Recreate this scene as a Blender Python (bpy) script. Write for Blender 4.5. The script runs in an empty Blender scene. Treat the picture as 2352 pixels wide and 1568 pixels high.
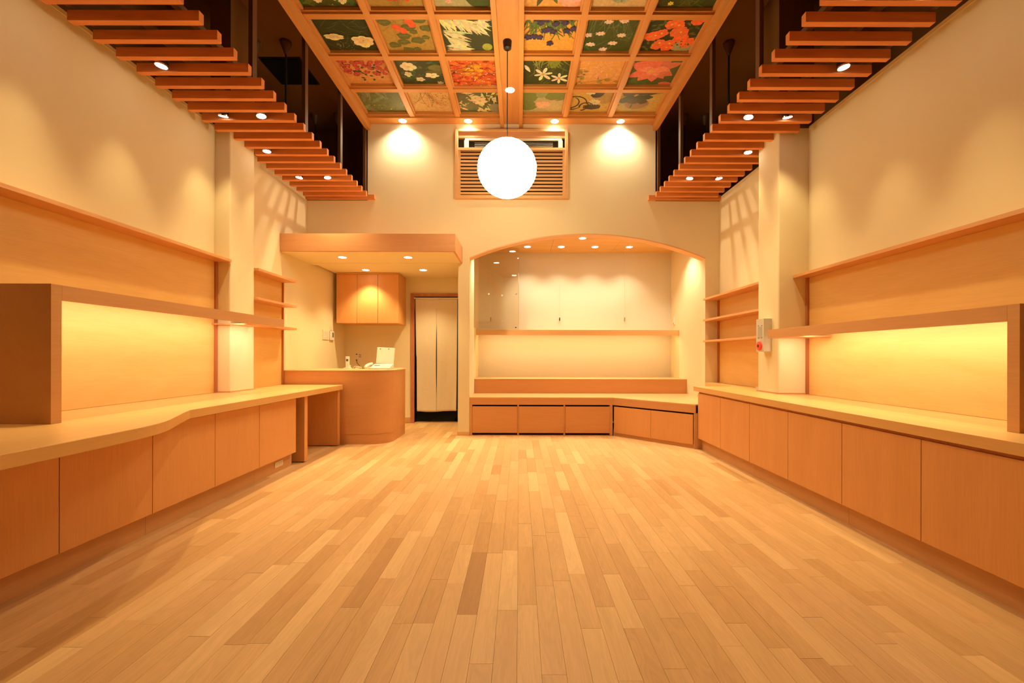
import bpy, bmesh, math, random
from mathutils import Vector, Matrix
random.seed(7)
S = bpy.context.scene
COL = S.collection
PI = math.pi
H = 1.115                      # eye height of the camera above the floor

# ------------------------------------------------------------------ camera, world, exposure
cam = bpy.data.cameras.new('camera'); camo = bpy.data.objects.new('camera', cam); COL.objects.link(camo)
camo.location = (0, 0, H); camo.rotation_euler = (PI/2, -0.0022, 0)
cam.sensor_width = 36; cam.lens = 1017/2352*36
cam.shift_x = -17/2352; cam.shift_y = 33/2352
cam.clip_start = .02
S.camera = camo
S.view_settings.view_transform = 'Standard'; S.view_settings.look = 'None'
S.view_settings.gamma = 1; S.view_settings.use_curve_mapping = False
S.view_settings.exposure = 0.27
w = bpy.data.worlds.new('World'); S.world = w; w.use_nodes = True
w.node_tree.nodes['Background'].inputs[0].default_value = (.30, .17, .07, 1)
w.node_tree.nodes['Background'].inputs[1].default_value = .3
S.cycles.max_bounces = 8
S.cycles.diffuse_bounces = 5
S.cycles.sample_clamp_indirect = 4
S.cycles.use_denoising = True
WARM = (1.0, .79, .385)
WARM2 = (1.0, .80, .42)
P_OUT = 30; P_INN = 84; P_WASH = 88; P_HOOD = 50; P_ALC = 34; P_LANT = 90; P_LED = 5.5; P_ALED = 3.0; P_MID = 26
PALE = (1.0, .88, .60); PALE2 = (1.0, .85, .60)

def px(x, d): return (x-1193)/1017*d
def pz(y, d): return H+(817-y)/1017*d

# ------------------------------------------------------------------ materials
def newmat(name):
    m = bpy.data.materials.new(name); m.use_nodes = True
    nt = m.node_tree; b = nt.nodes['Principled BSDF']
    return m, nt, b
def nd(nt, t, **k):
    n = nt.nodes.new(t)
    for a, v in k.items(): setattr(n, a, v)
    return n
def plain(name, col, rough=.5, metal=0, spec=.5):
    m, nt, b = newmat(name)
    tc = nd(nt, 'ShaderNodeTexCoord'); n = nd(nt, 'ShaderNodeTexNoise'); n.inputs['Scale'].default_value = 35
    nt.links.new(tc.outputs['Object'], n.inputs['Vector'])
    mx = nd(nt, 'ShaderNodeMix', data_type='RGBA')
    mx.inputs[6].default_value = (*[c*.96 for c in col], 1); mx.inputs[7].default_value = (*[min(1, c*1.04) for c in col], 1)
    nt.links.new(n.outputs['Fac'], mx.inputs[0]); nt.links.new(mx.outputs[2], b.inputs['Base Color'])
    b.inputs['Roughness'].default_value = rough; b.inputs['Metallic'].default_value = metal
    b.inputs['Specular IOR Level'].default_value = spec
    return m
def emit(name, col, s):
    m, nt, b = newmat(name)
    b.inputs['Base Color'].default_value = (*col, 1)
    b.inputs['Emission Color'].default_value = (*col, 1); b.inputs['Emission Strength'].default_value = s
    return m
def wood(name, c1, c2, axis='Y', scale=1.0, stretch=14, rough=.42, spec=.35, fig=.5, bump=.03):
    """two-tone figured wood, grain along the given axis"""
    m, nt, b = newmat(name)
    tc = nd(nt, 'ShaderNodeTexCoord'); mp = nd(nt, 'ShaderNodeMapping')
    s = [stretch*scale]*3; s['XYZ'.index(axis)] = scale
    mp.inputs['Scale'].default_value = s
    nt.links.new(tc.outputs['Object'], mp.inputs['Vector'])
    n = nd(nt, 'ShaderNodeTexNoise'); n.inputs['Scale'].default_value = 1.1; n.inputs['Detail'].default_value = 6
    n.inputs['Roughness'].default_value = .62; n.inputs['Distortion'].default_value = .6
    nt.links.new(mp.outputs[0], n.inputs['Vector'])
    s2 = nd(nt, 'ShaderNodeMapping'); q = [150]*3; q['XYZ'.index(axis)] = 6; s2.inputs['Scale'].default_value = q
    nt.links.new(tc.outputs['Object'], s2.inputs['Vector'])
    n2 = nd(nt, 'ShaderNodeTexNoise'); n2.inputs['Scale'].default_value = 1; n2.inputs['Detail'].default_value = 2
    nt.links.new(s2.outputs[0], n2.inputs['Vector'])
    r = nd(nt, 'ShaderNodeValToRGB')
    r.color_ramp.elements[0].position = .5-.25*fig-.02; r.color_ramp.elements[1].position = .5+.25*fig+.02
    r.color_ramp.elements[0].color = (*c2, 1); r.color_ramp.elements[1].color = (*c1, 1)
    nt.links.new(n.outputs['Fac'], r.inputs[0])
    mx = nd(nt, 'ShaderNodeMix', data_type='RGBA', blend_type='MULTIPLY'); mx.inputs[0].default_value = .14
    nt.links.new(r.outputs[0], mx.inputs[6]); nt.links.new(n2.outputs['Fac'], mx.inputs[7])
    g = nd(nt, 'ShaderNodeMix', data_type='RGBA', blend_type='MULTIPLY'); g.inputs[0].default_value = 1
    g.inputs[7].default_value = (1.12, 1.12, 1.12, 1)
    nt.links.new(mx.outputs[2], g.inputs[6])
    nt.links.new(g.outputs[2], b.inputs['Base Color'])
    bp = nd(nt, 'ShaderNodeBump'); bp.inputs['Strength'].default_value = bump; bp.inputs['Distance'].default_value = .002
    nt.links.new(n2.outputs['Fac'], bp.inputs['Height']); nt.links.new(bp.outputs[0], b.inputs['Normal'])
    b.inputs['Roughness'].default_value = rough; b.inputs['Specular IOR Level'].default_value = spec
    return m
def plaster(name, col, b1=.06):
    m, nt, b = newmat(name)
    tc = nd(nt, 'ShaderNodeTexCoord'); n = nd(nt, 'ShaderNodeTexNoise'); n.inputs['Scale'].default_value = 160; n.inputs['Detail'].default_value = 3
    n3 = nd(nt, 'ShaderNodeTexNoise'); n3.inputs['Scale'].default_value = 1.3
    nt.links.new(tc.outputs['Object'], n.inputs['Vector']); nt.links.new(tc.outputs['Object'], n3.inputs['Vector'])
    mx = nd(nt, 'ShaderNodeMix', data_type='RGBA')
    mx.inputs[6].default_value = (*[c*.97 for c in col], 1); mx.inputs[7].default_value = (*[min(1, c*1.03) for c in col], 1)
    nt.links.new(n3.outputs['Fac'], mx.inputs[0]); nt.links.new(mx.outputs[2], b.inputs['Base Color'])
    bp = nd(nt, 'ShaderNodeBump'); bp.inputs['Strength'].default_value = b1; bp.inputs['Distance'].default_value = .003
    nt.links.new(n.outputs['Fac'], bp.inputs['Height']); nt.links.new(bp.outputs[0], b.inputs['Normal'])
    b.inputs['Roughness'].default_value = .95; b.inputs['Specular IOR Level'].default_value = .15
    return m
PLASTER = plaster('cream plaster', (.81, .70, .445))
BACK_P = plaster('grey cream backing', (.74, .69, .55))
DOORW = wood('beech door veneer', (.71, .355, .125), (.67, .32, .11), 'Z', .7, 10, .5, .3, .9)
DOORX = wood('beech front veneer level', (.64, .31, .12), (.60, .285, .105), 'X', .7, 10, .5, .3, .9)
TOPY = wood('beech laminate lengthwise', (.72, .43, .155), (.68, .39, .135), 'Y', .8, 14, .34, .5, .9)
TOPX = wood('beech laminate crosswise', (.74, .45, .20), (.69, .40, .165), 'X', .8, 14, .34, .5, .9)
FASC = wood('beech fascia', (.62, .335, .14), (.58, .30, .12), 'Y', .7, 12, .5, .3, .9)
HOODW = wood('pink beech fascia', (.68, .35, .16), (.62, .30, .125), 'X', 1.2, 16, .5, .3, .9)
SHINA = wood('pale figured plywood', (.80, .53, .20), (.73, .44, .14), 'Y', .9, 5, .5, .3, .8)
SOLIDY = wood('solid shelf wood', (.70, .37, .16), (.60, .28, .10), 'Y', 1.6, 16, .45, .35, .8)
DARKTRIM = wood('reddish batten', (.50, .20, .08), (.42, .15, .055), 'Z', 1, 12, .5, .3)
SLATW = wood('stained timber slat', (.80, .31, .10), (.62, .22, .065), 'X', 1.4, 10, .45, .35, .7, .06)
CEILW = wood('amber ceiling timber', (.62, .29, .085), (.54, .23, .06), 'Y', 1.1, 12, .36, .45, .7)
CEILX = wood('amber ceiling timber crosswise', (.62, .29, .085), (.54, .23, .06), 'X', 1.1, 12, .36, .45, .7)
CEILPLY = wood('alcove ceiling ply', (.74, .46, .18), (.66, .38, .135), 'X', 1.0, 6, .5, .3)
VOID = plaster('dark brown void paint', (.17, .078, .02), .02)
VOIDW = plain('dark stained post', (.10, .045, .018), .5)
BLACK = plain('black paint', (.012, .010, .009), .4)
HATCH = plain('blue black hatch', (.006, .006, .009), .9, 0, .1)
WHITEP = plain('warm white plastic', (.80, .76, .68), .4)
CREAMP = plain('cream wall plate', (.82, .72, .54), .45)
GREYP = plain('grey beige metal box', (.60, .55, .45), .5)
GRILLE = plain('speaker grille', (.42, .40, .32), .6)
DARKP = plain('dark screen', (.07, .07, .05), .3)
REDL = plain('red lamp ring', (.9, .07, .04), .3)
CHROME = plain('chrome', (.75, .73, .70), .18, 1)
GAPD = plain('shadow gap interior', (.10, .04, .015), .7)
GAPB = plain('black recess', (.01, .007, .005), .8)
CLOTH = plain('unbleached cotton cloth', (.70, .60, .44), .95, 0, .1)
TEALG = plain('grey green headrail', (.30, .33, .29), .6)
CORDW = plain('white cord', (.8, .76, .68), .5)
CORDB = plain('black cord', (.02, .018, .015), .5)
TILE = plain('dark slate tile', (.09, .055, .035), .3)
L_SPOT = emit('spot lens', (1, .97, .9), 14)
L_DOWN = emit('downlight lens', (1, .93, .78), 12)
L_LED = emit('led strip', (1, .86, .55), 6)
# paper
PAPER, nt, b = newmat('glowing washi paper')
b.inputs['Base Color'].default_value = (.9, .88, .8, 1); b.inputs['Emission Color'].default_value = (1, .84, .52, 1)
tc = nd(nt, 'ShaderNodeTexCoord'); n = nd(nt, 'ShaderNodeTexNoise'); n.inputs['Scale'].default_value = 30
nt.links.new(tc.outputs['Object'], n.inputs['Vector'])
mr = nd(nt, 'ShaderNodeMapRange'); mr.inputs['To Min'].default_value = 16; mr.inputs['To Max'].default_value = 17
nt.links.new(n.outputs['Fac'], mr.inputs['Value']); nt.links.new(mr.outputs[0], b.inputs['Emission Strength'])
PRIB = emit('lantern rib', (1, .93, .78), .82)
# glass (thin sheet: clear with a fresnel reflection)
GLASS = bpy.data.materials.new('clear glass sheet'); GLASS.use_nodes = True
nt = GLASS.node_tree; nt.nodes.remove(nt.nodes['Principled BSDF'])
tr_ = nd(nt, 'ShaderNodeBsdfTransparent'); tr_.inputs[0].default_value = (.99, .97, .92, 1)
gl = nd(nt, 'ShaderNodeBsdfGlossy'); gl.inputs['Roughness'].default_value = .02
fr = nd(nt, 'ShaderNodeFresnel'); fr.inputs[0].default_value = 1.5
fm = nd(nt, 'ShaderNodeMath', operation='MULTIPLY_ADD'); fm.inputs[1].default_value = .8; fm.inputs[2].default_value = .02
nt.links.new(fr.outputs[0], fm.inputs[0])
ms = nd(nt, 'ShaderNodeMixShader'); nt.links.new(fm.outputs[0], ms.inputs[0]); nt.links.new(tr_.outputs[0], ms.inputs[1]); nt.links.new(gl.outputs[0], ms.inputs[2])
nt.links.new(ms.outputs[0], nt.nodes['Material Output'].inputs[0])
# colour-attribute materials
def attrmat(name, rough, noise_scale, lo, hi, spec=.3, planks=False):
    m, nt, b = newmat(name)
    a = nd(nt, 'ShaderNodeAttribute'); a.attribute_name = 'Col'
    tc = nd(nt, 'ShaderNodeTexCoord')
    if planks:
        # Col.r = tone, Col.g = per-plank offset
        sp = nd(nt, 'ShaderNodeSeparateColor'); nt.links.new(a.outputs['Color'], sp.inputs[0])
        cx = nd(nt, 'ShaderNodeCombineXYZ')
        mu = nd(nt, 'ShaderNodeMath', operation='MULTIPLY'); mu.inputs[1].default_value = 37
        nt.links.new(sp.outputs[1], mu.inputs[0]); nt.links.new(mu.outputs[0], cx.inputs[0]); nt.links.new(mu.outputs[0], cx.inputs[2])
        ad = nd(nt, 'ShaderNodeVectorMath', operation='ADD'); nt.links.new(tc.outputs['Object'], ad.inputs[0]); nt.links.new(cx.outputs[0], ad.inputs[1])
        mp = nd(nt, 'ShaderNodeMapping'); mp.inputs['Scale'].default_value = (13, 1.5, 13); nt.links.new(ad.outputs[0], mp.inputs['Vector'])
        n = nd(nt, 'ShaderNodeTexNoise'); n.inputs['Scale'].default_value = 1; n.inputs['Detail'].default_value = 3; n.inputs['Distortion'].default_value = .7
        nt.links.new(mp.outputs[0], n.inputs['Vector'])
        # rings: grain lines from the noise field
        m1 = nd(nt, 'ShaderNodeMath', operation='MULTIPLY'); m1.inputs[1].default_value = 60; nt.links.new(n.outputs['Fac'], m1.inputs[0])
        m2 = nd(nt, 'ShaderNodeMath', operation='SINE'); nt.links.new(m1.outputs[0], m2.inputs[0])
        mp2 = nd(nt, 'ShaderNodeMapping'); mp2.inputs['Scale'].default_value = (260, 7, 260); nt.links.new(ad.outputs[0], mp2.inputs['Vector'])
        n2 = nd(nt, 'ShaderNodeTexNoise'); n2.inputs['Scale'].default_value = 1; n2.inputs['Detail'].default_value = 2; nt.links.new(mp2.outputs[0], n2.inputs['Vector'])
        r = nd(nt, 'ShaderNodeValToRGB'); e = r.color_ramp.elements
        e[0].position = 0; e[0].color = (.44, .225, .082, 1); e[1].position = 1; e[1].color = (.76, .50, .245, 1)
        x = e.new(.35); x.color = (.585, .335, .14, 1); x = e.new(.7); x.color = (.665, .405, .185, 1)
        nt.links.new(sp.outputs[0], r.inputs[0])
        f1 = nd(nt, 'ShaderNodeMapRange'); f1.inputs['From Min'].default_value = -1; f1.inputs['To Min'].default_value = .955; f1.inputs['To Max'].default_value = 1.02
        nt.links.new(m2.outputs[0], f1.inputs['Value'])
        f2 = nd(nt, 'ShaderNodeMapRange'); f2.inputs['To Min'].default_value = .92; f2.inputs['To Max'].default_value = 1.08
        nt.links.new(n2.outputs['Fac'], f2.inputs['Value'])
        f3 = nd(nt, 'ShaderNodeMapRange'); f3.inputs['To Min'].default_value = .86; f3.inputs['To Max'].default_value = 1.14
        nt.links.new(n.outputs['Fac'], f3.inputs['Value'])
        k1 = nd(nt, 'ShaderNodeMath', operation='MULTIPLY'); nt.links.new(f1.outputs[0], k1.inputs[0]); nt.links.new(f2.outputs[0], k1.inputs[1])
        k2 = nd(nt, 'ShaderNodeMath', operation='MULTIPLY'); nt.links.new(k1.outputs[0], k2.inputs[0]); nt.links.new(f3.outputs[0], k2.inputs[1])
        vs = nd(nt, 'ShaderNodeVectorMath', operation='SCALE'); nt.links.new(r.outputs[0], vs.inputs[0]); nt.links.new(k2.outputs[0], vs.inputs['Scale'])
        nt.links.new(vs.outputs[0], b.inputs['Base Color'])
        b.inputs['Roughness'].default_value = rough
    else:
        n = nd(nt, 'ShaderNodeTexNoise'); n.inputs['Scale'].default_value = noise_scale; n.inputs['Detail'].default_value = 5
        nt.links.new(tc.outputs['Object'], n.inputs['Vector'])
        f = nd(nt, 'ShaderNodeMapRange'); f.inputs['From Min'].default_value = .3; f.inputs['From Max'].default_value = .7; f.inputs['To Min'].default_value = lo; f.inputs['To Max'].default_value = hi
        nt.links.new(n.outputs['Fac'], f.inputs['Value'])
        vs = nd(nt, 'ShaderNodeVectorMath', operation='SCALE'); nt.links.new(a.outputs['Color'], vs.inputs[0]); nt.links.new(f.outputs[0], vs.inputs['Scale'])
        nt.links.new(vs.outputs[0], b.inputs['Base Color']); b.inputs['Roughness'].default_value = rough
    b.inputs['Specular IOR Level'].default_value = spec
    return m
PAINT = attrmat('painted panel pigments', .6, 30, .84, 1.10)
PLANK = attrmat('oak floor plank', .42, 1, 1, 1, .28, True)

# ------------------------------------------------------------------ mesh helpers (world coordinates in, local mesh out)
def bx(bm, x0, x1, y0, y1, z0, z1, bev=0):
    r = bmesh.ops.create_cube(bm, size=1)
    for v in r['verts']:
        v.co = Vector(((x0+x1)/2+v.co.x*(x1-x0), (y0+y1)/2+v.co.y*(y1-y0), (z0+z1)/2+v.co.z*(z1-z0)))
    if bev:
        es = {e for v in r['verts'] for e in v.link_edges}
        bmesh.ops.bevel(bm, geom=list(es), offset=bev, segments=2, affect='EDGES', profile=.7)
def box(x0, x1, y0, y1, z0, z1, bev=0):
    bm = bmesh.new(); bx(bm, min(x0, x1), max(x0, x1), min(y0, y1), max(y0, y1), min(z0, z1), max(z0, z1), bev); return bm
def cyl(bm, p0, p1, r0, r1=None, n=20):
    p0 = Vector(p0); p1 = Vector(p1); r1 = r0 if r1 is None else r1
    d = p1-p0
    m = Matrix.Translation((p0+p1)/2) @ d.to_track_quat('Z', 'Y').to_matrix().to_4x4()
    bmesh.ops.create_cone(bm, cap_ends=True, segments=n, radius1=r0, radius2=r1, depth=d.length, matrix=m)
def tube(bm, pts, r, n=8):
    pts = [Vector(p) for p in pts]; rings = []
    for i, p in enumerate(pts):
        d = (pts[min(i+1, len(pts)-1)]-pts[max(i-1, 0)]).normalized()
        q = d.to_track_quat('Z', 'Y')
        rings.append([bm.verts.new(p+q @ Vector((r*math.cos(2*PI*k/n), r*math.sin(2*PI*k/n), 0))) for k in range(n)])
    for a, b_ in zip(rings, rings[1:]):
        for k in range(n): bm.faces.new((a[k], a[(k+1) % n], b_[(k+1) % n], b_[k]))
    bm.faces.new(rings[0][::-1]); bm.faces.new(rings[-1])
def prism(bm, pts, a0, a1, axis='Y'):
    """closed outline extruded; pts are (x,z) for Y, (x,y) for Z, (y,z) for X"""
    def P(p, a):
        return {'Y': (p[0], a, p[1]), 'Z': (p[0], p[1], a), 'X': (a, p[0], p[1])}[axis]
    A = [bm.verts.new(P(p, a0)) for p in pts]; B = [bm.verts.new(P(p, a1)) for p in pts]
    n = len(pts); bm.faces.new(A); bm.faces.new(B[::-1])
    for i in range(n): bm.faces.new((A[i], B[i], B[(i+1) % n], A[(i+1) % n]))
    bmesh.ops.recalc_face_normals(bm, faces=bm.faces)
def obj(name, bm, mats, parent=None, smooth=False, label=None):
    me = bpy.data.meshes.new(name)
    if parent is not None:
        bmesh.ops.translate(bm, verts=bm.verts, vec=-wloc(parent))
    bm.to_mesh(me); bm.free()
    for m in (mats if isinstance(mats, (list, tuple)) else [mats]): me.materials.append(m)
    if smooth:
        for p in me.polygons: p.use_smooth = True
        try: me.set_sharp_from_angle(angle=.6)
        except Exception: pass
    o = bpy.data.objects.new(name, me); COL.objects.link(o)
    if parent is not None: o.parent = parent
    if label: o['label'] = label
    return o
def wloc(o):
    v = Vector((0, 0, 0))
    while o is not None: v += o.location; o = o.parent
    return v
def thing(name, loc, label, cat, group=None):
    o = bpy.data.objects.new(name, None); COL.objects.link(o); o.location = loc
    o.empty_display_size = .1
    o['label'] = label; o['category'] = cat
    if group: o['group'] = group
    return o
def tag(o, label, cat, group=None):
    o['label'] = label; o['category'] = cat
    if group: o['group'] = group
    return o
def struct(name, bm, m, label=None, parent=None, smooth=False):
    o = obj(name, bm, m, parent, smooth)
    if parent is None: o['kind'] = 'structure'
    if label: o['label'] = label
    return o
def copy_tree(o, parent=None):
    c = o.copy(); COL.objects.link(c)
    if parent is not None: c.parent = parent
    for ch in o.children: copy_tree(ch, c)
    return c
def light(kind, name, parent, loc, power, col=WARM, aim=None, **k):
    l = bpy.data.lights.new(name, kind); l.energy = power; l.color = col
    for a, v in k.items(): setattr(l, a, v)
    o = bpy.data.objects.new(name, l); COL.objects.link(o)
    o.location = Vector(loc)-(wloc(parent) if parent else Vector((0, 0, 0)))
    if parent: o.parent = parent
    d = Vector(aim) if aim else Vector((0, 0, -1))
    z = -d.normalized(); y = Vector((0, 1, 0)); y = (y-z*y.dot(z)).normalized(); x = y.cross(z)
    o.rotation_euler = Matrix((x, y, z)).transposed().to_euler()
    return o

ZL = H+2.14; ZC = .75
XL, XR, YB = -2.98, 2.80, 6.2          # side walls, back wall
WT = H+2.215                            # top of the plaster side walls

# ------------------------------------------------------------------ room shell
def sidewall(name, x, s, top):
    bm = bmesh.new()
    bx(bm, min(x, x+s*.12), max(x, x+s*.12), -1.6, YB if s > 0 else 5.56, 0, top)
    # slim bead running just under the lip
    bx(bm, min(x, x-s*.004), max(x, x-s*.004), -1.6, YB, top-.032, top-.026)
    return struct(name, bm, PLASTER)
sidewall('wall_left', XL, -1, WT+.035)
sidewall('wall_right', XR, 1, H+2.225)
bm = bmesh.new(); bx(bm, XL-.12, XL, 5.56, YB, H+1.29, WT+.035)
struct('wall_left_upper', bm, PLASTER)
bm = bmesh.new(); prism(bm, [(XL, 5.56), (-2.90, 7.35), (-3.1, 7.35), (-3.1, 5.56)], 0, H+1.40, 'Z')
struct('wall_left_recess', bm, PLASTER)
# back wall with the arched niche and the reception recess cut out of it
AC, AR = (.95, H+1.713-4.23), 4.23
arc = []
for i in range(33):
    x = 2.60-3.30*i/32
    arc.append((x, AC[1]+math.sqrt(AR*AR-(x-AC[0])**2)))
zt = H+2.17
out = [(XL, H+1.29), (XL, zt), (-2.13, zt), (-2.13, H+3.40), (1.90, H+3.40), (1.90, zt), (XR, zt), (XR, 0), (2.60, 0)] + arc + [(-.70, 0), (-.86, 0), (-.86, H+1.29)]
bm = bmesh.new(); prism(bm, out, YB, YB+.13, 'Y')
struct('wall_back', bm, PLASTER)
# thin wooden lining under the arch
bm = bmesh.new()
inn = [(x, z-.016) for x, z in arc]
prism(bm, arc+inn[::-1], YB-.006, YB+.14, 'Y')
struct('trim_arch', bm, wood('arch lining wood', (.76, .46, .22), (.70, .40, .17), 'X', 1, 10))
# niche behind the arch
YN = 7.6
struct('wall_niche_left', box(-.86, -.70, YB+.13, YN, 0, H+1.80), PLASTER)
struct('wall_niche_right', box(2.60, 2.72, YB+.13, YN, 0, H+1.80), PLASTER)
struct('wall_niche_back', box(-.86, 2.72, YN, YN+.1, 0, H+1.80), BACK_P)
nc = struct('ceiling_niche', box(-.86, 2.72, YB+.13, YN+.1, H+1.79, H+1.85), VOID)
for a, c in ((-.699, .52), (.523, 1.56), (1.563, 2.599)):
    obj('ceiling_board', box(a, c, YB+.13, YN, H+1.774, H+1.79), CEILPLY, nc)
# reception recess
YR = 7.35
bm = bmesh.new(); bx(bm, -3.1, -1.737, YR, YR+.12, 0, H+1.45); bx(bm, -1.737, -.86, YR, YR+.12, H+.976, H+1.45); bx(bm, -.95, -.86, YR, YR+.12, 0, H+.976)
struct('wall_recess_back', bm, PLASTER)
# doorway frame and the dark room beyond
dr = bpy.data.objects.new('door_1', None); COL.objects.link(dr); dr.location = (-1.35, YR, 0); dr['kind'] = 'structure'
obj('jamb', box(-1.80, -1.737, YR-.03, YR+.13, 0, H+.976, .003), DARKTRIM, dr)
obj('head', box(-1.80, -.90, YR-.03, YR+.13, H+.976, H+1.028, .003), DARKTRIM, dr)
obj('jamb', box(-.95, -.90, YR-.03, YR+.13, 0, H+.976, .003), DARKTRIM, dr)
obj('threshold', box(-1.737, -.95, YR-.03, YR+.12, -.01, .008), TOPX, dr)
bm = bmesh.new(); bx(bm, -2.4, -.96, YR+.12, 9.2, -.05, -.012)
bf = struct('floor_backroom', bm, BLACK)
for i in range(3):
    for j in range(4):
        x = -2.35+i*.41; y = YR+.13+j*.41
        obj('tile', box(x, x+.402, y, y+.402, -.012, -.002), TILE, bf)
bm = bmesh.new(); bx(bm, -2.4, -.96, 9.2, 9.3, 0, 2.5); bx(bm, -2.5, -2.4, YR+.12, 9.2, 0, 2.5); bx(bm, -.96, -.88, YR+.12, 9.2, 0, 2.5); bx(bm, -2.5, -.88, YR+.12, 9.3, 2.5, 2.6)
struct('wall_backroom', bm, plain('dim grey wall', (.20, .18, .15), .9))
light('POINT', 'backroom_fill', None, (-1.6, 8.3, 2.2), 5, WARM, shadow_soft_size=.1)  # added fill light that lifts the dark back room, no fitting there
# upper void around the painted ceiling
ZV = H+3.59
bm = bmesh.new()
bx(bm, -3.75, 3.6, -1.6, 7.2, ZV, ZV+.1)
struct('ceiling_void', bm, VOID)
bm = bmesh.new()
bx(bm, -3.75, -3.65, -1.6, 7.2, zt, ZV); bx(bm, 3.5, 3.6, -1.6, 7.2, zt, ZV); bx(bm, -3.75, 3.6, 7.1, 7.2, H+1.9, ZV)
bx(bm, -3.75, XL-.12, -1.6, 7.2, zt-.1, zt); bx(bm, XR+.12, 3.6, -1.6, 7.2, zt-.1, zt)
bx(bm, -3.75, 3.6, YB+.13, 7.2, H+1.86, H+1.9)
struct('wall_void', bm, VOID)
struct('wall_front', box(-3.75, 3.6, -1.7, -1.6, 0, ZV), plain('dark night glazing', (.05, .035, .025), .3))
for side, x0, x1, y0, y1 in (('left', XL-.05, -2.83, 4.33, 4.726), ('right', 2.51, XR+.05, 4.29, 4.66)):
    bm = bmesh.new(); bx(bm, x0, x1, y0, y1, ZC+.001, ZL+.07, 0)
    xs = x1 if side == 'left' else x0
    es = [e for e in bm.edges if abs(e.verts[0].co.x-xs) < 1e-4 and abs(e.verts[1].co.x-xs) < 1e-4 and abs(e.verts[0].co.y-e.verts[1].co.y) < 1e-4]
    bmesh.ops.bevel(bm, geom=es, offset=.014, segments=4, affect='EDGES', profile=.5)
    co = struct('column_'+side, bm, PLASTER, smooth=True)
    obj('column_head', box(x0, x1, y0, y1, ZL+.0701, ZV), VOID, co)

# ------------------------------------------------------------------ floor: subfloor, planks one by one
fl = struct('floor', box(-3.1, 2.85, -1.6, 7.48, -.08, -.014), plain('dark subfloor joint', (.40, .23, .10), .8))
PW = .0870
planks = []
nrow = int(5.95/PW)+1
for i in range(nrow):
    x0 = -3.1+i*PW+.049
    y = .9+random.uniform(-.5, .0)
    while y < YR:
        L = random.choice((.36, .45, .45, .6, .6, .75, .9))
        y1 = min(y+L, YR-.03)
        if y1-y > .03: planks.append((x0, x0+PW-.0005, y, y1-.0006))
        y += L
def vis(p):
    x0, x1, y0, y1 = p
    if y0 < 1.2 and y1 < 1.55: return 0
    ym = max(1.55, y0); a = (x1-x0)*(1/ym-1/y1)
    inside = -2.31 < (x0+x1)/2 < 2.18 and abs((x0+x1)/2) < 1.18*y1
    return a if inside else 0
planks.sort(key=lambda p: -vis(p))
def plank_bm(bm, p, lay):
    x0, x1, y0, y1 = p
    t = min(1, max(0, random.gauss(.60, .17))); g = random.random()
    dz = random.uniform(-.0004, .0004)
    n0 = len(bm.faces)
    c = .0004
    V = [bm.verts.new(q) for q in ((x0, y0, -.013), (x1, y0, -.013), (x1, y1, -.013), (x0, y1, -.013),
         (x0, y0, -.0008+dz), (x1, y0, -.0008+dz), (x1, y1, -.0008+dz), (x0, y1, -.0008+dz),
         (x0+c, y0+c, dz), (x1-c, y0+c, dz), (x1-c, y1-c, dz), (x0+c, y1-c, dz))]
    F = [bm.faces.new(V[8:12])]
    for k in range(4):
        F.append(bm.faces.new((V[k], V[(k+1) % 4], V[4+(k+1) % 4], V[4+k])))
        F.append(bm.faces.new((V[4+k], V[4+(k+1) % 4], V[8+(k+1) % 4], V[8+k])))
    for f in F:
        for l in f.loops: l[lay] = (t, g, 0, 1)
for p in planks[:300]:
    bm = bmesh.new(); lay = bm.loops.layers.float_color.new('Col'); plank_bm(bm, p, lay)
    obj('plank', bm, PLANK, fl)
bm = bmesh.new(); lay = bm.loops.layers.float_color.new('Col')
for p in planks[300:]: plank_bm(bm, p, lay)
rest = obj('floor_planks', bm, PLANK, fl); rest['kind'] = 'stuff'

# ------------------------------------------------------------------ painted coffered ceiling
ZS = H+3.243                           # underside of the soffit boards
ZP = H+3.315                           # plane of the painted panels
ce = struct('ceiling', box(-.225, -.012, .6, 6.2, ZS, ZS+.03), CEILW)
obj('ceiling_backing', box(-2.10, 1.88, -1.6, 6.2, ZP+.035, ZP+.06), CEILW, ce)
for x0 in (-.272, -.012):
    obj('centre_beam', box(x0, x0+.050, .6, 6.2, H+3.185, ZP+.03, .004), CEILW, ce)
RX = [3.12, 3.665, 4.262, 4.858, 5.452, 6.05]      # cross-bar centres
LXc = [-1.468, -.851]; RXc = [.618, 1.230]
ZB = H+3.258
for s, xo, xi in ((-1, -2.155, -2.09), (1, 1.925, 1.86)):
    obj('side_beam', box(xo, xi, -1.6, 6.2, H+3.155, ZV, .004), CEILW, ce)
    bm = bmesh.new()
    bx(bm, xi, xi-s*.014, -1.6, 6.2, H+3.235, H+3.25, .002); bx(bm, xi, xi-s*.03, 0.6, 6.1, H+3.285, H+3.31, .003)
    obj('beam_moulding', bm, CEILW, ce)
obj('soffit_board', box(-2.09, -.27, 6.06, 6.2, ZS, ZS+.02), CEILX, ce)
obj('soffit_board', box(.038, 1.86, 6.06, 6.2, ZS, ZS+.02), CEILX, ce)
for (xa, xb) in ((-2.09, -.272), (.038, 1.86)):
    bm = bmesh.new(); bx(bm, xa, xb, 6.045, 6.06, ZS-.0, ZP+.03); bx(bm, xa, xb, 6.015, 6.046, ZS+.03, ZP+.0, .003)
    obj('end_moulding', bm, CEILX, ce)
    for y in RX[:-1]:
        bm = bmesh.new(); bx(bm, xa, xb, y-.034, y+.034, ZB, ZP+.03, .003); bx(bm, xa, xb, y-.052, y-.033, ZB+.022, ZP, .002); bx(bm, xa, xb, y+.033, y+.052, ZB+.022, ZP, .002)
        obj('cross_bar', bm, CEILX, ce)
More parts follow.
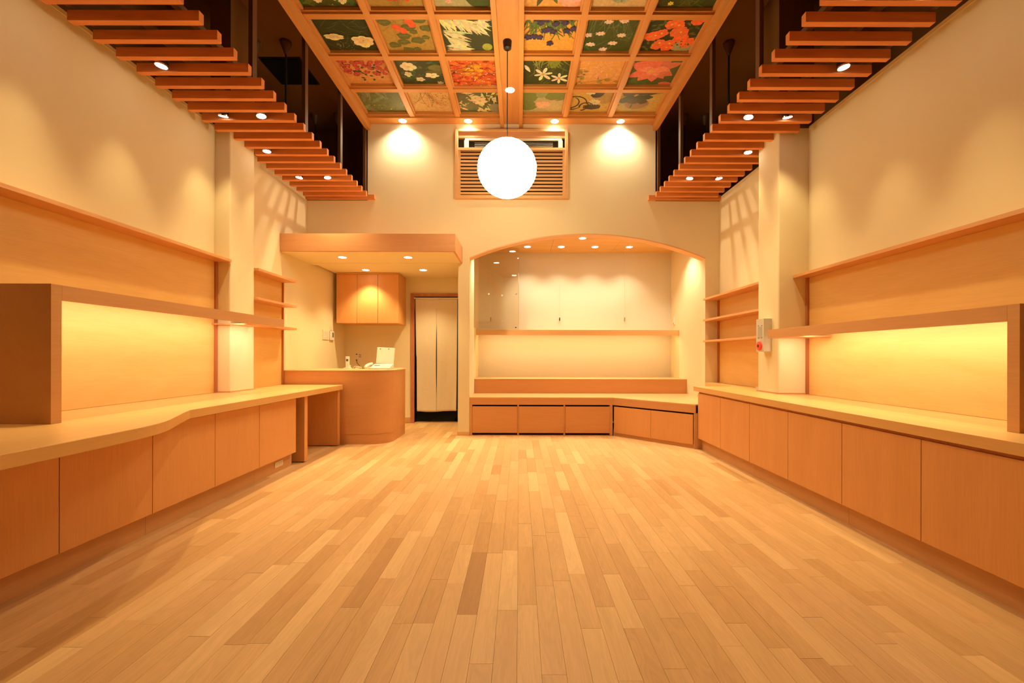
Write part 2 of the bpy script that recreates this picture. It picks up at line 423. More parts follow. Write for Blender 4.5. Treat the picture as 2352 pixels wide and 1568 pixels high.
for x in LXc+RXc:
    bm = bmesh.new(); bx(bm, x-.032, x+.032, RX[0], 6.05, ZB-.001, ZP+.03, .003); bx(bm, x-.05, x-.031, RX[0], 6.03, ZB+.023, ZP, .002); bx(bm, x+.031, x+.05, RX[0], 6.03, ZB+.023, ZP, .002)
    obj('ceiling_bar', bm, CEILW, ce)
obj('ceiling_board', box(-2.09, -.27, -1.6, 3.12, ZS, ZS+.03), CEILW, ce)
obj('ceiling_board', box(.036, 1.86, -1.6, 3.12, ZS, ZS+.03), CEILW, ce)
obj('ceiling_board', box(-.27, .036, -1.6, .6, ZS, ZS+.03), CEILW, ce)

# paintings: flat pigment shapes on a board. u to the right, v downwards in the picture, both 0..1
R = random.Random(3)
class Art:
    def __init__(s, bg): s.sh = []; s.add([(0, 0), (1, 0), (1, 1), (0, 1)], bg)
    def add(s, pts, col):
        s.sh.append(([(min(1, max(0, a)), min(1, max(0, b_))) for a, b_ in pts], col))
    def blob(s, x, y, r, col, ry=None, n=12, jit=.15):
        ry = ry or r
        s.add([(x+r*(1+R.uniform(-jit, jit))*math.cos(2*PI*i/n), y+ry*(1+R.uniform(-jit, jit))*math.sin(2*PI*i/n)) for i in range(n)], col)
    def leaf(s, x, y, L, w_, a, col):
        c, q = math.cos(a), math.sin(a); P = []
        for t, k in ((0, 0), (.2, .7), (.45, 1), (.75, .6), (1, 0), (.75, -.6), (.45, -1), (.2, -.7)):
            u, v = t*L, k*w_/2; P.append((x+u*c-v*q, y+u*q+v*c))
        s.add(P, col)
    def flower(s, x, y, r, n, col, ctr, w_=.62, a0=None, sq=1, dark=None):
        a0 = R.uniform(0, 6) if a0 is None else a0
        for i in range(n):
            a = a0+2*PI*i/n; L = r*R.uniform(.85, 1.1); c = col if not dark or i % 2 else dark
            P = []
            for t, k in ((0, .1), (.3, .75), (.65, 1), (.92, .6), (1, 0), (.92, -.6), (.65, -1), (.3, -.75), (0, -.1)):
                u, v = t*L, k*L*w_/2; P.append((x+(u*math.cos(a)-v*math.sin(a)), y+sq*(u*math.sin(a)+v*math.cos(a))))
            s.add(P, tuple(q*R.uniform(.86, 1.08) for q in c))
        s.blob(x, y, r*.17, ctr, r*.17*sq)
    def stroke(s, pts, w_, col):
        P = []; Q = []
        for i, p in enumerate(pts):
            a = pts[max(i-1, 0)]; b_ = pts[min(i+1, len(pts)-1)]
            dx, dy = b_[0]-a[0], b_[1]-a[1]; l = math.hypot(dx, dy) or 1
            ww = w_*(1-.6*i/len(pts))/2
            P.append((p[0]-dy/l*ww, p[1]+dx/l*ww)); Q.append((p[0]+dy/l*ww, p[1]-dx/l*ww))
        for i in range(len(pts)-1): s.add([P[i], P[i+1], Q[i+1], Q[i]], col)
    def curve(s, x, y, a, L, bend, w_, col, n=6):
        p = [(x, y)]
        for i in range(n): x += math.cos(a)*L/n; y += math.sin(a)*L/n; a += bend/n; p.append((x, y))
        s.stroke(p, w_, col); return p[-1]
    def scatter(s, n, col, r, x0=0, x1=1, y0=0, y1=1, k=.5):
        for _ in range(n): s.blob(R.uniform(x0, x1), R.uniform(y0, y1), r*R.uniform(.5, 1.3), tuple(c*R.uniform(1-k, 1+k) for c in col), None, 6)
    def leaves(s, n, col, L, w_, x0=0, x1=1, y0=0, y1=1, k=.4):
        for _ in range(n): s.leaf(R.uniform(x0, x1), R.uniform(y0, y1), L*R.uniform(.6, 1.3), w_, R.uniform(0, 6.3), tuple(c*R.uniform(1-k, 1+k) for c in col))
DG = (.035, .045, .010); OC = (.42, .27, .06); OR_ = (.62, .32, .07); CR = (.80, .72, .42); GR = (.09, .13, .025); GOLD = (.55, .36, .09)
def art_list():
    A = {}
    a = Art((.06, .075, .012)); a.leaves(60, (.08, .11, .02), .25, .08, k=.6); a.leaves(20, (.13, .16, .03), .18, .04)
    for x, y in ((.3, .35), (.62, .4), (.2, .72), (.33, .80), (.62, .74), (.72, .82), (.86, .7), (.52, .62)): a.flower(x, y, .085, 7, CR, (.5, .45, .1), .7)
    a.scatter(14, (.5, .5, .25), .012, .2, .8, .6, .95); A[0, 0] = (a, 'dark green foliage with small cream blossoms')
    a = Art(OC)
    for i in range(26): a.curve(.5+R.uniform(-.04, .04), .95, -PI/2+R.uniform(-.9, .9), .7, R.uniform(-.5, .5), .01, (.33, .22, .05))
    for i in range(22): a.flower(.52+R.uniform(-.16, .16), .64+R.uniform(-.12, .12), .13, 6, (.75, .035, .02), (.5, .02, .01), .6)
    A[0, 1] = (a, 'ochre ground with one red blossom')
    a = Art((.40, .38, .19)); a.blob(.82, .72, .25, (.06, .085, .012), .26, 20, .08); a.blob(.70, .42, .22, (.10, .13, .03)); a.blob(.15, .6, .14, (.47, .45, .26))
    a.curve(.30, .3, 1.4, .5, .3, .012, (.3, .2, .08))
    for x, y in ((.33, .62), (.30, .72), (.36, .50), (.27, .84), (.4, .68)): a.flower(x, y, .06, 5, (.80, .40, .32), (.7, .2, .15))
    A[0, 2] = (a, 'pale khaki ground with pink sprig and round green leaf')
    a = Art((.68, .36, .08)); a.leaves(12, GR, .28, .10, .15, .6, .3, .8)
    for x, y, r in ((.42, .45, .26), (.82, .74, .25), (.68, .35, .22), (.95, .55, .2), (.2, .3, .15)):
        for k in range(5): a.flower(x+R.uniform(-.06, .06), y+R.uniform(-.05, .05), r*(1-k*.14), 7, (.80, .33+.04*k, .22+.04*k), (.7, .3, .12), .7)
    A[0, 3] = (a, 'orange ground with large pink peonies')
    a = Art((.60, .43, .20)); a.leaf(.62, .5, .4, .22, .3, (.16, .18, .05)); a.leaf(.3, .45, .4, .2, 2.9, (.16, .18, .05)); a.blob(.52, .5, .26, (.25, .30, .15), .33, 18)
    for i in range(70):
        t = R.uniform(0, 6.3); r = R.uniform(0, 1)**.5; a.flower(.52+.27*r*math.cos(t), .5+.34*r*math.sin(t), .045, 4, (.40, .45, .28), (.25, .28, .12), .8)
    A[0, 4] = (a, 'tan ground with a pale green hydrangea')
    a = Art((.05, .065, .010)); a.leaves(50, (.08, .10, .02), .3, .03, k=.6)
    for x, y in ((.2, .65), (.55, .6), (.26, .88), (.8, .5), (.4, .4), (.7, .3), (.1, .4)): a.flower(x, y, .05, 6, (.75, .62, .06), (.5, .35, .02))
    A[0, 5] = (a, 'dark green ground with small yellow flowers')
    a = Art(DG)
    for i in range(40): a.curve(R.uniform(0, 1), R.uniform(0, .9), R.uniform(-.9, 1.2), .3, R.uniform(-1, 1), .012, (.09, .12, .03))
    for i in range(60): a.blob(R.uniform(.2, .75), R.uniform(.66, .98), .007, (.55, .55, .4), None, 5)
    for x, y, sq in ((.25, .58, .45), (.74, .70, .8)):
        a.flower(x, y, .21, 6, (.80, .72, .38), (.6, .42, .12), .85, sq=sq); a.flower(x, y-.02, .13, 5, (.72, .62, .28), (.55, .38, .1), .8, sq=sq)
    A[1, 0] = (a, 'near black ground with two cream magnolias')
    a = Art(OC)
    for i in range(15): a.curve(R.uniform(.3, .7), .15, PI/2+R.uniform(-.8, .8), .8, R.uniform(-.6, .6), .008, (.30, .20, .05))
    for x, y, r in ((.14, .2, .12), (.5, .08, .1), (.78, .15, .12), (.55, .33, .12), (.88, .35, .12), (.63, .45, .08), (.42, .55, .13), (.66, .68, .14), (.82, .6, .08), (.18, .82, .11), (.42, .96, .12), (.38, .72, .12), (.6, .92, .07)):
        a.blob(x, y, r, (.13, .14, .035), r*.72, 14, .2); a.stroke([(x-r*.7, y), (x+r*.7, y)], .01, (.25, .22, .06))
    for x, y in ((.60, .18), (.33, .33), (.44, .42), (.93, .05), (.63, .26)): a.blob(x, y, .075, (.74, .12, .035), .085, 10, .1)
    A[1, 1] = (a, 'ochre ground with green leaves and red buds')
    a = Art((.05, .06, .025)); a.blob(.86, .87, .10, (.36, .38, .05), .10, 20, 0)
    for cx, cy, a0, n, L in ((.05, .1, .9, 8, .45), (.3, .05, 1.1, 9, .5), (.45, .2, .7, 9, .42), (.6, .3, .5, 7, .35), (.1, .45, .6, 10, .5), (.15, .65, .6, 11, .5), (.1, .9, .1, 9, .5), (.7, .1, .8, 6, .3)):
        for k in range(n*2):
            t = a0+R.uniform(-.5, .5); a.leaf(cx+R.uniform(-.06, .12), cy+R.uniform(-.06, .06), L*R.uniform(.6, 1), .05, t, tuple(c*R.uniform(.6, 1) for c in (.80, .76, .42)))
    A[1, 2] = (a, 'dark ground with feathery white petals and a green moon')
    a = Art((.70, .35, .06))
    for i in range(70):
        x = R.uniform(0, 1); a.curve(x, 0, PI/2+R.uniform(-.6, .6), R.uniform(.25, .8)*(1.1-abs(x-.5)), R.uniform(-.6, .6), .035, (.12*R.uniform(.6, 1.3), .17*R.uniform(.6, 1.3), .03))
    for x, y in ((.08, .58), (.2, .56), (.3, .58), (.38, .4), (.46, .36), (.54, .42), (.22, .1), (.4, .12), (.7, .1), (.86, .08), (.92, .35), (.8, .4), (.5, .75), (.75, .2), (.3, .2), (.58, .22)):
        a.flower(x, y, .075, 5, (.05, .035, .09), (.09, .06, .12), .8)
    A[1, 3] = (a, 'orange ground with hanging blue irises')
    a = Art((.055, .075, .014)); a.leaves(40, (.09, .12, .03), .3, .025, k=.5)
    for i in range(20): a.curve(R.uniform(.1, .8), 0, PI/2+R.uniform(-.5, .5), .6, R.uniform(-.6, .6), .012, (.13, .16, .05))
    for x, y in ((.42, .18), (.7, .16), (.08, .52), (.33, .48), (.72, .52), (.18, .78), (.60, .74), (.44, .92)): a.flower(x, y, .10, 8, (.76, .60, .48), (.6, .45, .1), .5, sq=.6)
    A[1, 4] = (a, 'dark green ground with white cosmos flowers')
    a = Art(DG); a.leaves(50, (.10, .13, .03), .12, .05); a.blob(.82, .85, .22, (.36, .38, .20), .16)
    for i in range(26):
        x, y = R.choice(((.3, .5), (.42, .28), (.58, .25), (.5, .1), (.85, .12), (.7, .55), (.55, .7), (.35, .78), (.55, .9), (.8, .42), (.2, .55), (.62, .42), (.9, .75)))
        a.flower(x+R.uniform(-.05, .05), y+R.uniform(-.05, .05), .12, 6, (.85, .17, .045), (.85, .55, .08), .9)
    a.scatter(8, (.1, .12, .03), .02, .6, 1, .75, .85)
    A[1, 5] = (a, 'dark ground crowded with orange red flowers')
    a = Art((.64, .31, .09)); a.blob(.6, .06, .3, (.30, .22, .05), .1)
    for i in range(70):
        x, y = R.uniform(.03, .97), R.uniform(.02, .78)
        if y > 1.05-abs(x-.5)*1.2: continue
        a.leaf(x, y, .09, .05, R.uniform(0, 6), (.06, .075, .02))
    for i in range(44):
        x, y = R.uniform(.05, .95), R.uniform(.05, .75)
        if y > .95-abs(x-.5)*1.0: continue
        a.flower(x, y, .06, 5, (.48, .06, .05), (.6, .3, .2), .85)
    A[2, 0] = (a, 'orange ground with a cluster of crimson flowers')
    a = Art((.045, .055, .015)); a.leaves(60, (.07, .09, .03), .16, .07, k=.6); a.blob(.85, .4, .18, (.16, .16, .04), .1); a.blob(.8, .55, .2, (.13, .13, .03), .07)
    a.flower(.27, .36, .17, 6, (.78, .70, .45), (.6, .5, .12), .85); a.flower(.22, .62, .09, 5, (.6, .6, .35), (.5, .45, .1), .85)
    a.flower(.72, .66, .16, 5, (.80, .74, .50), (.6, .5, .12), .8, sq=.6); a.flower(.44, .80, .11, 5, (.66, .64, .42), (.55, .45, .1), .85, sq=.8); a.flower(.85, .93, .07, 5, (.45, .4, .3), (.3, .3, .1))
    A[2, 1] = (a, 'dark green ground with white camellias')
    a = Art((.72, .17, .035))
    for i in range(150):
        x, y = R.uniform(0, 1), R.uniform(0, 1); d = math.hypot(x-.5, y-.45)
        c = (.78, .40, .03) if d < .22 else R.choice(((.78, .12, .03), (.72, .09, .03), (.80, .24, .04), (.62, .10, .03)))
        a.flower(x, y, .065, 7, c, c, .35)
    a.scatter(60, (.75, .70, .55), .013, k=.2)
    for i in range(5): a.curve(0, R.uniform(.3, .8), R.uniform(-.4, .3), .6, R.uniform(-.6, .6), .012, (.2, .07, .03))
    A[2, 2] = (a, 'red and yellow maple leaves filling the panel')
    a = Art((.045, .055, .014)); a.leaves(30, (.08, .10, .02), .3, .03)
    for i in range(26): a.curve(R.uniform(.45, .8), 0, PI/2+R.uniform(-.9, .9), .4, R.uniform(-.6, .6), .035, (.20, .24, .03))
    for i in range(6): a.curve(R.uniform(.1, .4), 0, PI/2+R.uniform(-.3, .6), .6, R.uniform(-.6, .2), .012, (.28, .3, .12))
    a.leaf(.02, .28, .28, .09, 1.1, (.76, .70, .48)); a.flower(.42, .60, .22, 6, (.78, .72, .46), (.6, .35, .1), .35); a.flower(.78, .74, .20, 6, (.80, .75, .52), (.6, .3, .1), .35, .5)
    A[2, 3] = (a, 'dark green ground with two white lilies')
    a = Art((.68, .34, .09))
    for x, y0, y1 in ((.18, .1, .75), (.33, .35, .75), (.45, .1, .7), (.55, .15, .9), (.68, .1, .75), (.88, .4, .75), (.5, .4, .95)):
        for i in range(24):
            t = R.random(); a.blob(x+R.uniform(-.06, .06)*(1.2-t), y0+(y1-y0)*t, .014, (.76, .44*R.uniform(.8, 1.1), .26), None, 5)
    a.leaves(26, (.30, .22, .04), .09, .05, 0, .2, .45, .95); a.leaves(20, (.34, .24, .05), .09, .05, .5, 1, .78, .95); a.curve(.2, .9, -.2, .75, -.3, .01, (.35, .2, .05))
    A[2, 4] = (a, 'orange ground with pale wisteria racemes')
    a = Art((.09, .11, .03)); a.leaves(30, (.10, .13, .03), .4, .12, 0, 1, .6, 1, .4)
    for an, L, w_ in ((3.5, .45, .5), (5.9, .5, .3), (5.3, .4, .35), (4.5, .4, .4), (2.6, .5, .35), (.5, .42, .35), (2.1, .42, .4), (1.45, .40, .36), (.9, .38, .3)):
        a.leaf(.5, .42, L*1.15, w_*.8, an, tuple(c*R.uniform(.85, 1.1) for c in (.72, .19, .12)))
    for an, L in ((.2, .34), (2.9, .3), (1.2, .3), (1.9, .28)): a.leaf(.5, .40, L, .2, an, (.80, .28, .16))
    a.blob(.46, .5, .07, (.75, .42, .08), .045); a.blob(.85, .95, .15, (.6, .17, .1), .08)
    A[2, 5] = (a, 'green ground with one large pink lotus bloom')
    a = Art((.12, .13, .04)); a.leaves(10, (.20, .21, .10), .6, .10, 0, .6, .1, .9, .2); a.leaves(30, (.10, .10, .03), .2, .03); a.scatter(110, (.27, .26, .06), .010, 0, 1, .25, .95); a.scatter(10, (.5, .3, .04), .015, .2, 1, .6, .9)
    A[3, 0] = (a, 'misty olive green reeds with tiny yellow dots')
    a = Art((.62, .40, .15))
    for i in range(10): a.curve(.42+R.uniform(-.1, .1), 0, PI/2+R.uniform(-.8, .8), .8, R.uniform(-1.2, 1.2), .012, (.25, .12, .04))
    a.scatter(130, (.34, .22, .06), .014, .08, .98, .0, .62, .3); a.scatter(60, (.62, .20, .08), .014, .4, .98, .2, .9, .2)
    A[3, 1] = (a, 'tan ground with thin branches and red berries')
    a = Art((.10, .11, .045)); a.leaves(55, (.66, .56, .28), .26, .07, k=.2); a.leaves(55, (.08, .10, .02), .2, .05); a.flower(.55, .5, .2, 6, (.74, .62, .36), (.5, .4, .12), .6); a.blob(.9, .8, .15, (.25, .25, .15), .2)
    A[3, 2] = (a, 'dark green and cream variegated leaves')
    a = Art((.48, .42, .20)); a.blob(.78, .25, .30, (.17, .22, .05), .25, 18, .05); a.blob(.1, .3, .25, (.18, .23, .06), .3, 18, .05); a.blob(.1, .7, .25, (.17, .22, .06), .2, 18, .05); a.blob(.42, .2, .14, (.27, .32, .14), .2)
    a.leaf(.45, .6, .42, .06, -.4, (.62, .38, .2)); a.flower(.48, .66, .2, 16, (.80, .47, .33), (.8, .55, .2), .3, sq=.8)
    A[3, 3] = (a, 'pale ground with lily pads and a pink water lily')
    a = Art(GOLD); a.blob(.8, .3, .3, (.38, .24, .07), .3); a.blob(.55, .75, .22, (.07, .05, .03), .12); a.blob(.6, .18, .17, (.06, .05, .04), .18); a.flower(.45, .12, .13, 8, (.68, .60, .38), (.5, .4, .1)); a.flower(.6, .55, .16, 8, (.64, .56, .36), (.4, .35, .1), sq=.8)
    for x, y, an, L, be in ((0, .35, -.4, .6, 2.2), (0, .8, -.2, .6, -2.5), (.25, .75, -1.5, .5, 3), (.3, .9, -.3, .4, -2), (.0, .85, .1, .3, -1)): a.curve(x, y, an, L, be, .05, (.05, .035, .02), 10)
    a.scatter(12, (.3, .15, .05), .02)
    A[3, 4] = (a, 'gold ground with black swirling stems and a white flower')
    a = Art(GOLD); a.blob(.5, .1, .5, (.28, .20, .07), .15); a.blob(.42, .66, .34, (.40, .32, .13), .30, 22, .03); a.blob(.45, .60, .27, (.30, .17, .09), .24, 20, .05)
    for x, y, r in ((.2, .2, .16), (.35, .12, .15), (.5, .15, .14), (.25, .38, .14), (.48, .38, .15), (.62, .35, .12), (.35, .5, .15), (.14, .5, .12), (.55, .52, .12), (.68, .15, .12)):
        a.blob(x, y, r, (.07*R.uniform(.7, 1.3), .06, .035), r*.8, 12, .25)
    a.leaf(.1, .65, .25, .05, 2.6, (.06, .05, .03)); a.leaf(.36, .6, .22, .05, 1.6, (.08, .1, .03)); a.leaf(.12, .35, .2, .08, 3.4, (.4, .42, .25)); a.leaf(.7, .45, .2, .07, .3, (.4, .42, .25))
    A[3, 5] = (a, 'gold ground with dark purple plant in a pale bowl')
    return A
arts = art_list()
cols = [(-2.075, -1.500), (-1.436, -.883), (-.819, -.274), (.040, .586), (.650, 1.198), (1.262, 1.846)]
rows = [(RX[1]+.034, RX[2]-.034), (RX[2]+.034, RX[3]-.034), (RX[3]+.034, RX[4]-.034), (RX[4]+.034, 6.03)]
def painting(rc, x0, x1, y0, y1):
    a, lab = arts[rc]
    bm = bmesh.new(); lay = bm.loops.layers.float_color.new('Col')
    bx(bm, x0, x1, y0, y1, ZP, ZP+.012)
    for f in bm.faces:
        for l in f.loops: l[lay] = (.3, .16, .06, 1)
    k = 0
    for pts, col in a.sh:
        k += 1; z = ZP-.0002-k*.00002
        vs = []
        for u, v in pts:
            q = (x0+.001+u*(x1-x0-.002), y0+.001+v*(y1-y0-.002), z)
            if vs and (vs[-1].co-Vector(q)).length < 1e-5: continue
            vs.append(bm.verts.new(q))
        if len(vs) < 3: continue
        f = bm.faces.new(vs)
        f.normal_update()
        if f.calc_area() < 1e-7: bm.faces.remove(f); continue
        if f.normal.z > 0: f.normal_flip()
        for l in f.loops: l[lay] = (*col, 1)
    loose = [v for v in bm.verts if not v.link_faces]
    if loose: bmesh.ops.delete(bm, geom=loose, context='VERTS')
    return obj('painted_panel', bm, PAINT, ce, label='square ceiling painting, '+lab)
for ri, (y0, y1) in enumerate(rows):
    for ci, (x0, x1) in enumerate(cols): painting((ri, ci), x0, x1, y0, y1)
for ci, (x0, x1) in enumerate(cols):
    obj('ceiling_panel', box(x0, x1, RX[0]+.034, RX[1]-.034, ZP, ZP+.012), CEILW, ce)

# ------------------------------------------------------------------ slatted canopies on both sides
def canopy(side, s, xin, xout, xcol, ycol, label):
    t = thing('slatted_canopy', (xin, 3.0, ZL), label, 'canopy')
    for k in range(-9, 19):
        yb = 2.877+.1714*k; yf = yb-.044
        xo = xout
        if yb > ycol[0]-.01 and yf < ycol[1]+.01: xo = xcol-s*.002
        obj('slat', box(xin, xo, yf, yb, ZL, ZL+.067, .0022), SLATW, t)
    obj('ledger', box(xin-s*.035, (XL if s < 0 else XR)-s*.001, YB-.05, YB-.001, ZL+.036, ZL+.096, .002), SLATW, t)
    for dx in (.13, .46, .80):
        x = xin+s*dx
        if abs(x) > abs(xcol)-.03 and dx > .7:
            obj('rail', box(x-.02, x+.02, 1.3, ycol[0]-.005, ZL+.067, ZL+.107), VOIDW, t)
            obj('rail', box(x-.02, x+.02, ycol[1]+.005, YB-.051, ZL+.067, ZL+.107), VOIDW, t)
        else: obj('rail', box(x-.02, x+.02, 1.3, YB-.051, ZL+.067, ZL+.107), VOIDW, t)
    for y in (3.61, 4.49, 5.37):
        x = xin+s*.125
        obj('hanger_post', box(x-.017, x+.017, y-.03, y+.03, ZL+.107, ZV-.001), VOIDW, t)
    obj('hanger_post', box(xin+s*.09, xin+s*.125, YB-.05, YB, ZL+.107, ZV-.001), VOIDW, t)
    return t
canopy('left', -1, -2.055, -2.90, -2.83, (4.33, 4.726), 'stained timber slat canopy hanging along the left wall')
canopy('right', 1, 1.828, 2.66, 2.51, (4.29, 4.66), 'stained timber slat canopy hanging along the right wall')

# ceiling hatch, hanging rods in the dark void
t = thing('ceiling_hatch', (-2.88, 5.6, ZV), 'black square hatch in the dark ceiling above the left slats', 'hatch')
obj('hatch_panel', box(-3.13, -2.67, 5.35, 5.84, ZV-.02, ZV-.002), HATCH, t)
obj('frame', box(-3.15, -2.65, 5.33, 5.86, ZV-.01, ZV), BLACK, t)
rods = [(-2.68, 5.07, 'black rod with cone canopy hanging above left slats, nearer the painted ceiling'), (-3.03, 5.07, 'black rod with cone canopy behind the second left hanger post'),
        (-2.72, 6.6, 'black rod with cone canopy deep in the left ceiling void, inner one'), (-3.05, 6.6, 'black rod with cone canopy deep in the left ceiling void, outer one'),
        (2.39, 5.07, 'black rod with cone canopy hanging above right slats, nearer the painted ceiling'), (2.81, 5.07, 'black rod with cone canopy hanging above right slats, outer one'),
        (2.45, 6.6, 'black rod with cone canopy deep in the right ceiling void, inner one'), (2.76, 6.6, 'black rod with cone canopy deep in the right ceiling void, outer one')]
for x, y, lab in rods:
    t = thing('hanging_rod', (x, y, ZV), lab, 'rod', 'black rods hanging in the dark ceiling void')
    bm = bmesh.new(); cyl(bm, (x, y, ZV-.001), (x, y, ZV-.03), .062, .06, 24); cyl(bm, (x, y, ZV-.03), (x, y, ZV-.15), .06, .014, 24)
    obj('cone_canopy', bm, VOIDW, t, True)
    zl = H+1.9 if y > 6.3 else ZL+.068
    bm = bmesh.new(); cyl(bm, (x, y, ZV-.14), (x, y, zl), .011, None, 12); obj('rod', bm, BLACK, t, True)

# spotlights between the slats
def spot(x, y, lab, power, aim, ang):
    t = thing('spotlight', (x, y, ZL+.05), lab, 'spotlight', 'spotlights set between the slats')
    d = Vector(aim).normalized(); c = Vector((x, y, ZL+.012))
    bm = bmesh.new(); cyl(bm, c-d*.075, c, .040, .043, 24); obj('housing', bm, BLACK, t, True)
    bm = bmesh.new(); cyl(bm, c-d*.002, c+d*.010, .044, .043, 28); obj('glass_rim', bm, CHROME, t, True)
    bm = bmesh.new(); cyl(bm, c+d*.008, c+d*.0125, .037, .037, 28); obj('lens', bm, L_SPOT, t, True)
    bm = bmesh.new(); cyl(bm, c-d*.06, (x, y, ZL+.10), .010, None, 10); obj('bracket', bm, BLACK, t, True)
    light('SPOT', 'lamp', t, c+d*.03, power, WARM, d, spot_size=math.radians(ang), spot_blend=1, shadow_soft_size=.03)
names = {0: 'nearest', 1: 'second nearest', 2: 'third', 3: 'farthest'}
for s, xo, xi, side in ((-1, -2.66, -2.32, 'left'), (1, 2.40, 2.05, 'right')):
    for y, outer, inner, lab in ((1.914, 1, 0, None), (2.599, 1, 1, None), (3.284, 1, 0, 'nearest'), (3.97, 1, 1, 'middle pair'), (4.655, 1, 0, 'single behind column'), (5.34, 1, 1, 'farthest pair')):
        L1 = f'round spotlight in the {side} slats, '
        near = {1.228: 'third row behind the view', 1.914: 'second row behind the view', 2.599: 'first row behind the view'}.get(y)
        oo = {None: str(near)+', outer', 'nearest': 'the nearest single one', 'middle pair': 'outer one of the pair just before the column', 'single behind column': 'single one beside the column', 'farthest pair': 'outer one of the farthest pair'}
        if outer: spot(xo, y, L1+oo[lab], P_OUT, (-s*.02 if lab == 'single behind column' else s*.13, .24 if lab == 'middle pair' else .02, -1), 66 if lab == 'middle pair' else 50)
        if inner: spot(xi, y, L1+{None: str(near)+', inner', 'middle pair': 'inner one of the pair just before the column', 'farthest pair': 'inner one of the farthest pair'}[lab], P_INN, (-s*.14, .0, -1), 98)

# recessed downlights
def down(x, y, z, lab, group, power, cat='downlight', r=.052, size=110, blend=.6, aim=(0, 0, -1), col=WARM):
    t = thing('downlight', (x, y, z), lab, cat, group)
    bm = bmesh.new(); cyl(bm, (x, y, z-.004), (x, y, z-.0005), r*1.12, r*1.12, 28); obj('trim_ring', bm, WHITEP, t, True)
    bm = bmesh.new(); cyl(bm, (x, y, z-.006), (x, y, z-.004), r*.97, r*.97, 28); obj('lens', bm, L_DOWN, t, True)
    light('SPOT', 'lamp', t, (x, y, z-.02), power, col, aim, spot_size=math.radians(size), spot_blend=blend, shadow_soft_size=.03)
    return t
for x, lab in ((-1.62, 'leftmost of four wall washers under the painted ceiling'), (-.716, 'wall washer above left end of the louvre frame'), (.481, 'wall washer above right end of the louvre frame'), (1.39, 'rightmost of four wall washers under the painted ceiling')):
    down(x, 6.115, ZS, lab, 'wall washers along the back soffit', P_WASH*.85, size=140, blend=.9, col=PALE2)
down(-.122, 5.40, ZS, 'single downlight in the centre ceiling board behind the lantern cord', None, P_MID, size=100, r=.055)
down(-.122, 2.2, ZS, 'added fill downlight in the centre board, out of view', None, P_MID*4.6, size=100, r=.055)  # extra lamp out of view, added to brighten the near floor and walls
for x, y, lab in ((-2.33, 5.82, 'front left'), (-1.466, 5.82, 'front right'), (-2.32, 6.68, 'back left'), (-1.455, 6.68, 'back right')):
    down(x, y, H+1.293, f'{lab} downlight in the soffit over the reception counter', 'downlights over the reception counter', P_HOOD, size=105, blend=.7)
for x, y, lab in ((.127, 7.19, 'first from left in the row of four under the arch'), (.675, 7.19, 'second from left in the row of four under the arch'), (1.223, 7.19, 'third from left in the row of four under the arch'), (1.78, 7.19, 'rightmost in the row of four under the arch'),
                  (.946, 6.66, 'single front downlight at the crown of the arch'), (-.40, 6.66, 'front downlight hidden behind left side of the arch'), (2.30, 6.66, 'front downlight hidden behind right side of the arch')):
    down(x, y, H+1.774, 'downlight in the niche ceiling, '+lab, 'downlights in the arched niche', P_ALC*(1.7 if y < 7 and abs(x-.946) > 1 else 1), size=105, blend=.8, col=PALE)

# ------------------------------------------------------------------ paper lantern
LC = Vector((-.131, 4.57, H+1.93)); LR = .305
t = thing('paper_lantern', (LC.x, LC.y, ZS), 'round white paper lantern hanging on a black cord before the back wall', 'lantern')
bm = bmesh.new(); cyl(bm, (LC.x, LC.y, ZS-.001), (LC.x, LC.y, ZS-.075), .046, .040, 28); cyl(bm, (LC.x, LC.y, ZS-.075), (LC.x, LC.y, ZS-.088), .040, .022, 28)
obj('ceiling_cap', bm, BLACK, t, True)
bm = bmesh.new(); tube(bm, [(LC.x, LC.y, ZS-.085), (LC.x, LC.y, LC.z+LR+.10), (LC.x+.004, LC.y, LC.z+LR+.06), (LC.x, LC.y, LC.z+LR-.03), (LC.x, LC.y, LC.z+.06)], .0048); obj('cord', bm, CORDB, t, True)
bm = bmesh.new(); NR = 22; prof = []
for i in range(NR*4+1):
    ph = -PI/2+.20+(PI-.40)*i/(NR*4)
    frac = (i % 4)/4
    rr = LR*(1+.014*math.sin(PI*frac)+R.uniform(-.002, .002))
    prof.append((rr*.985*math.cos(ph), rr*.945*math.sin(ph)))
NS = 64; rings = []
for r, z in prof:
    rings.append([bm.verts.new((LC.x+r*math.cos(2*PI*k/NS)*(1+.006*math.sin(5*k+z*40)), LC.y+r*math.sin(2*PI*k/NS), LC.z+z)) for k in range(NS)])
for a, b_ in zip(rings, rings[1:]):
    for k in range(NS): bm.faces.new((a[k], a[(k+1) % NS], b_[(k+1) % NS], b_[k]))
sh = obj('paper_shade', bm, PAPER, t, True)
bm = bmesh.new()
for i in range(0, NR*4+1, 4):
    r, z = prof[i]
    tube(bm, [(LC.x+(r+.001)*math.cos(2*PI*k/48), LC.y+(r+.001)*math.sin(2*PI*k/48), LC.z+z) for k in range(49)], .0020, 5)
obj('bamboo_rib', bm, PRIB, t, True)['kind'] = 'stuff'
bm = bmesh.new(); r, z = prof[0]
tube(bm, [(LC.x+r*math.cos(2*PI*k/32), LC.y+r*math.sin(2*PI*k/32), LC.z+z) for k in range(33)], .004, 6); obj('opening_ring', bm, PRIB, t, True)
bm = bmesh.new(); bmesh.ops.create_uvsphere(bm, u_segments=16, v_segments=10, radius=.035, matrix=Matrix.Translation((LC.x, LC.y, LC.z+.03))); obj('bulb', bm, L_DOWN, t, True)

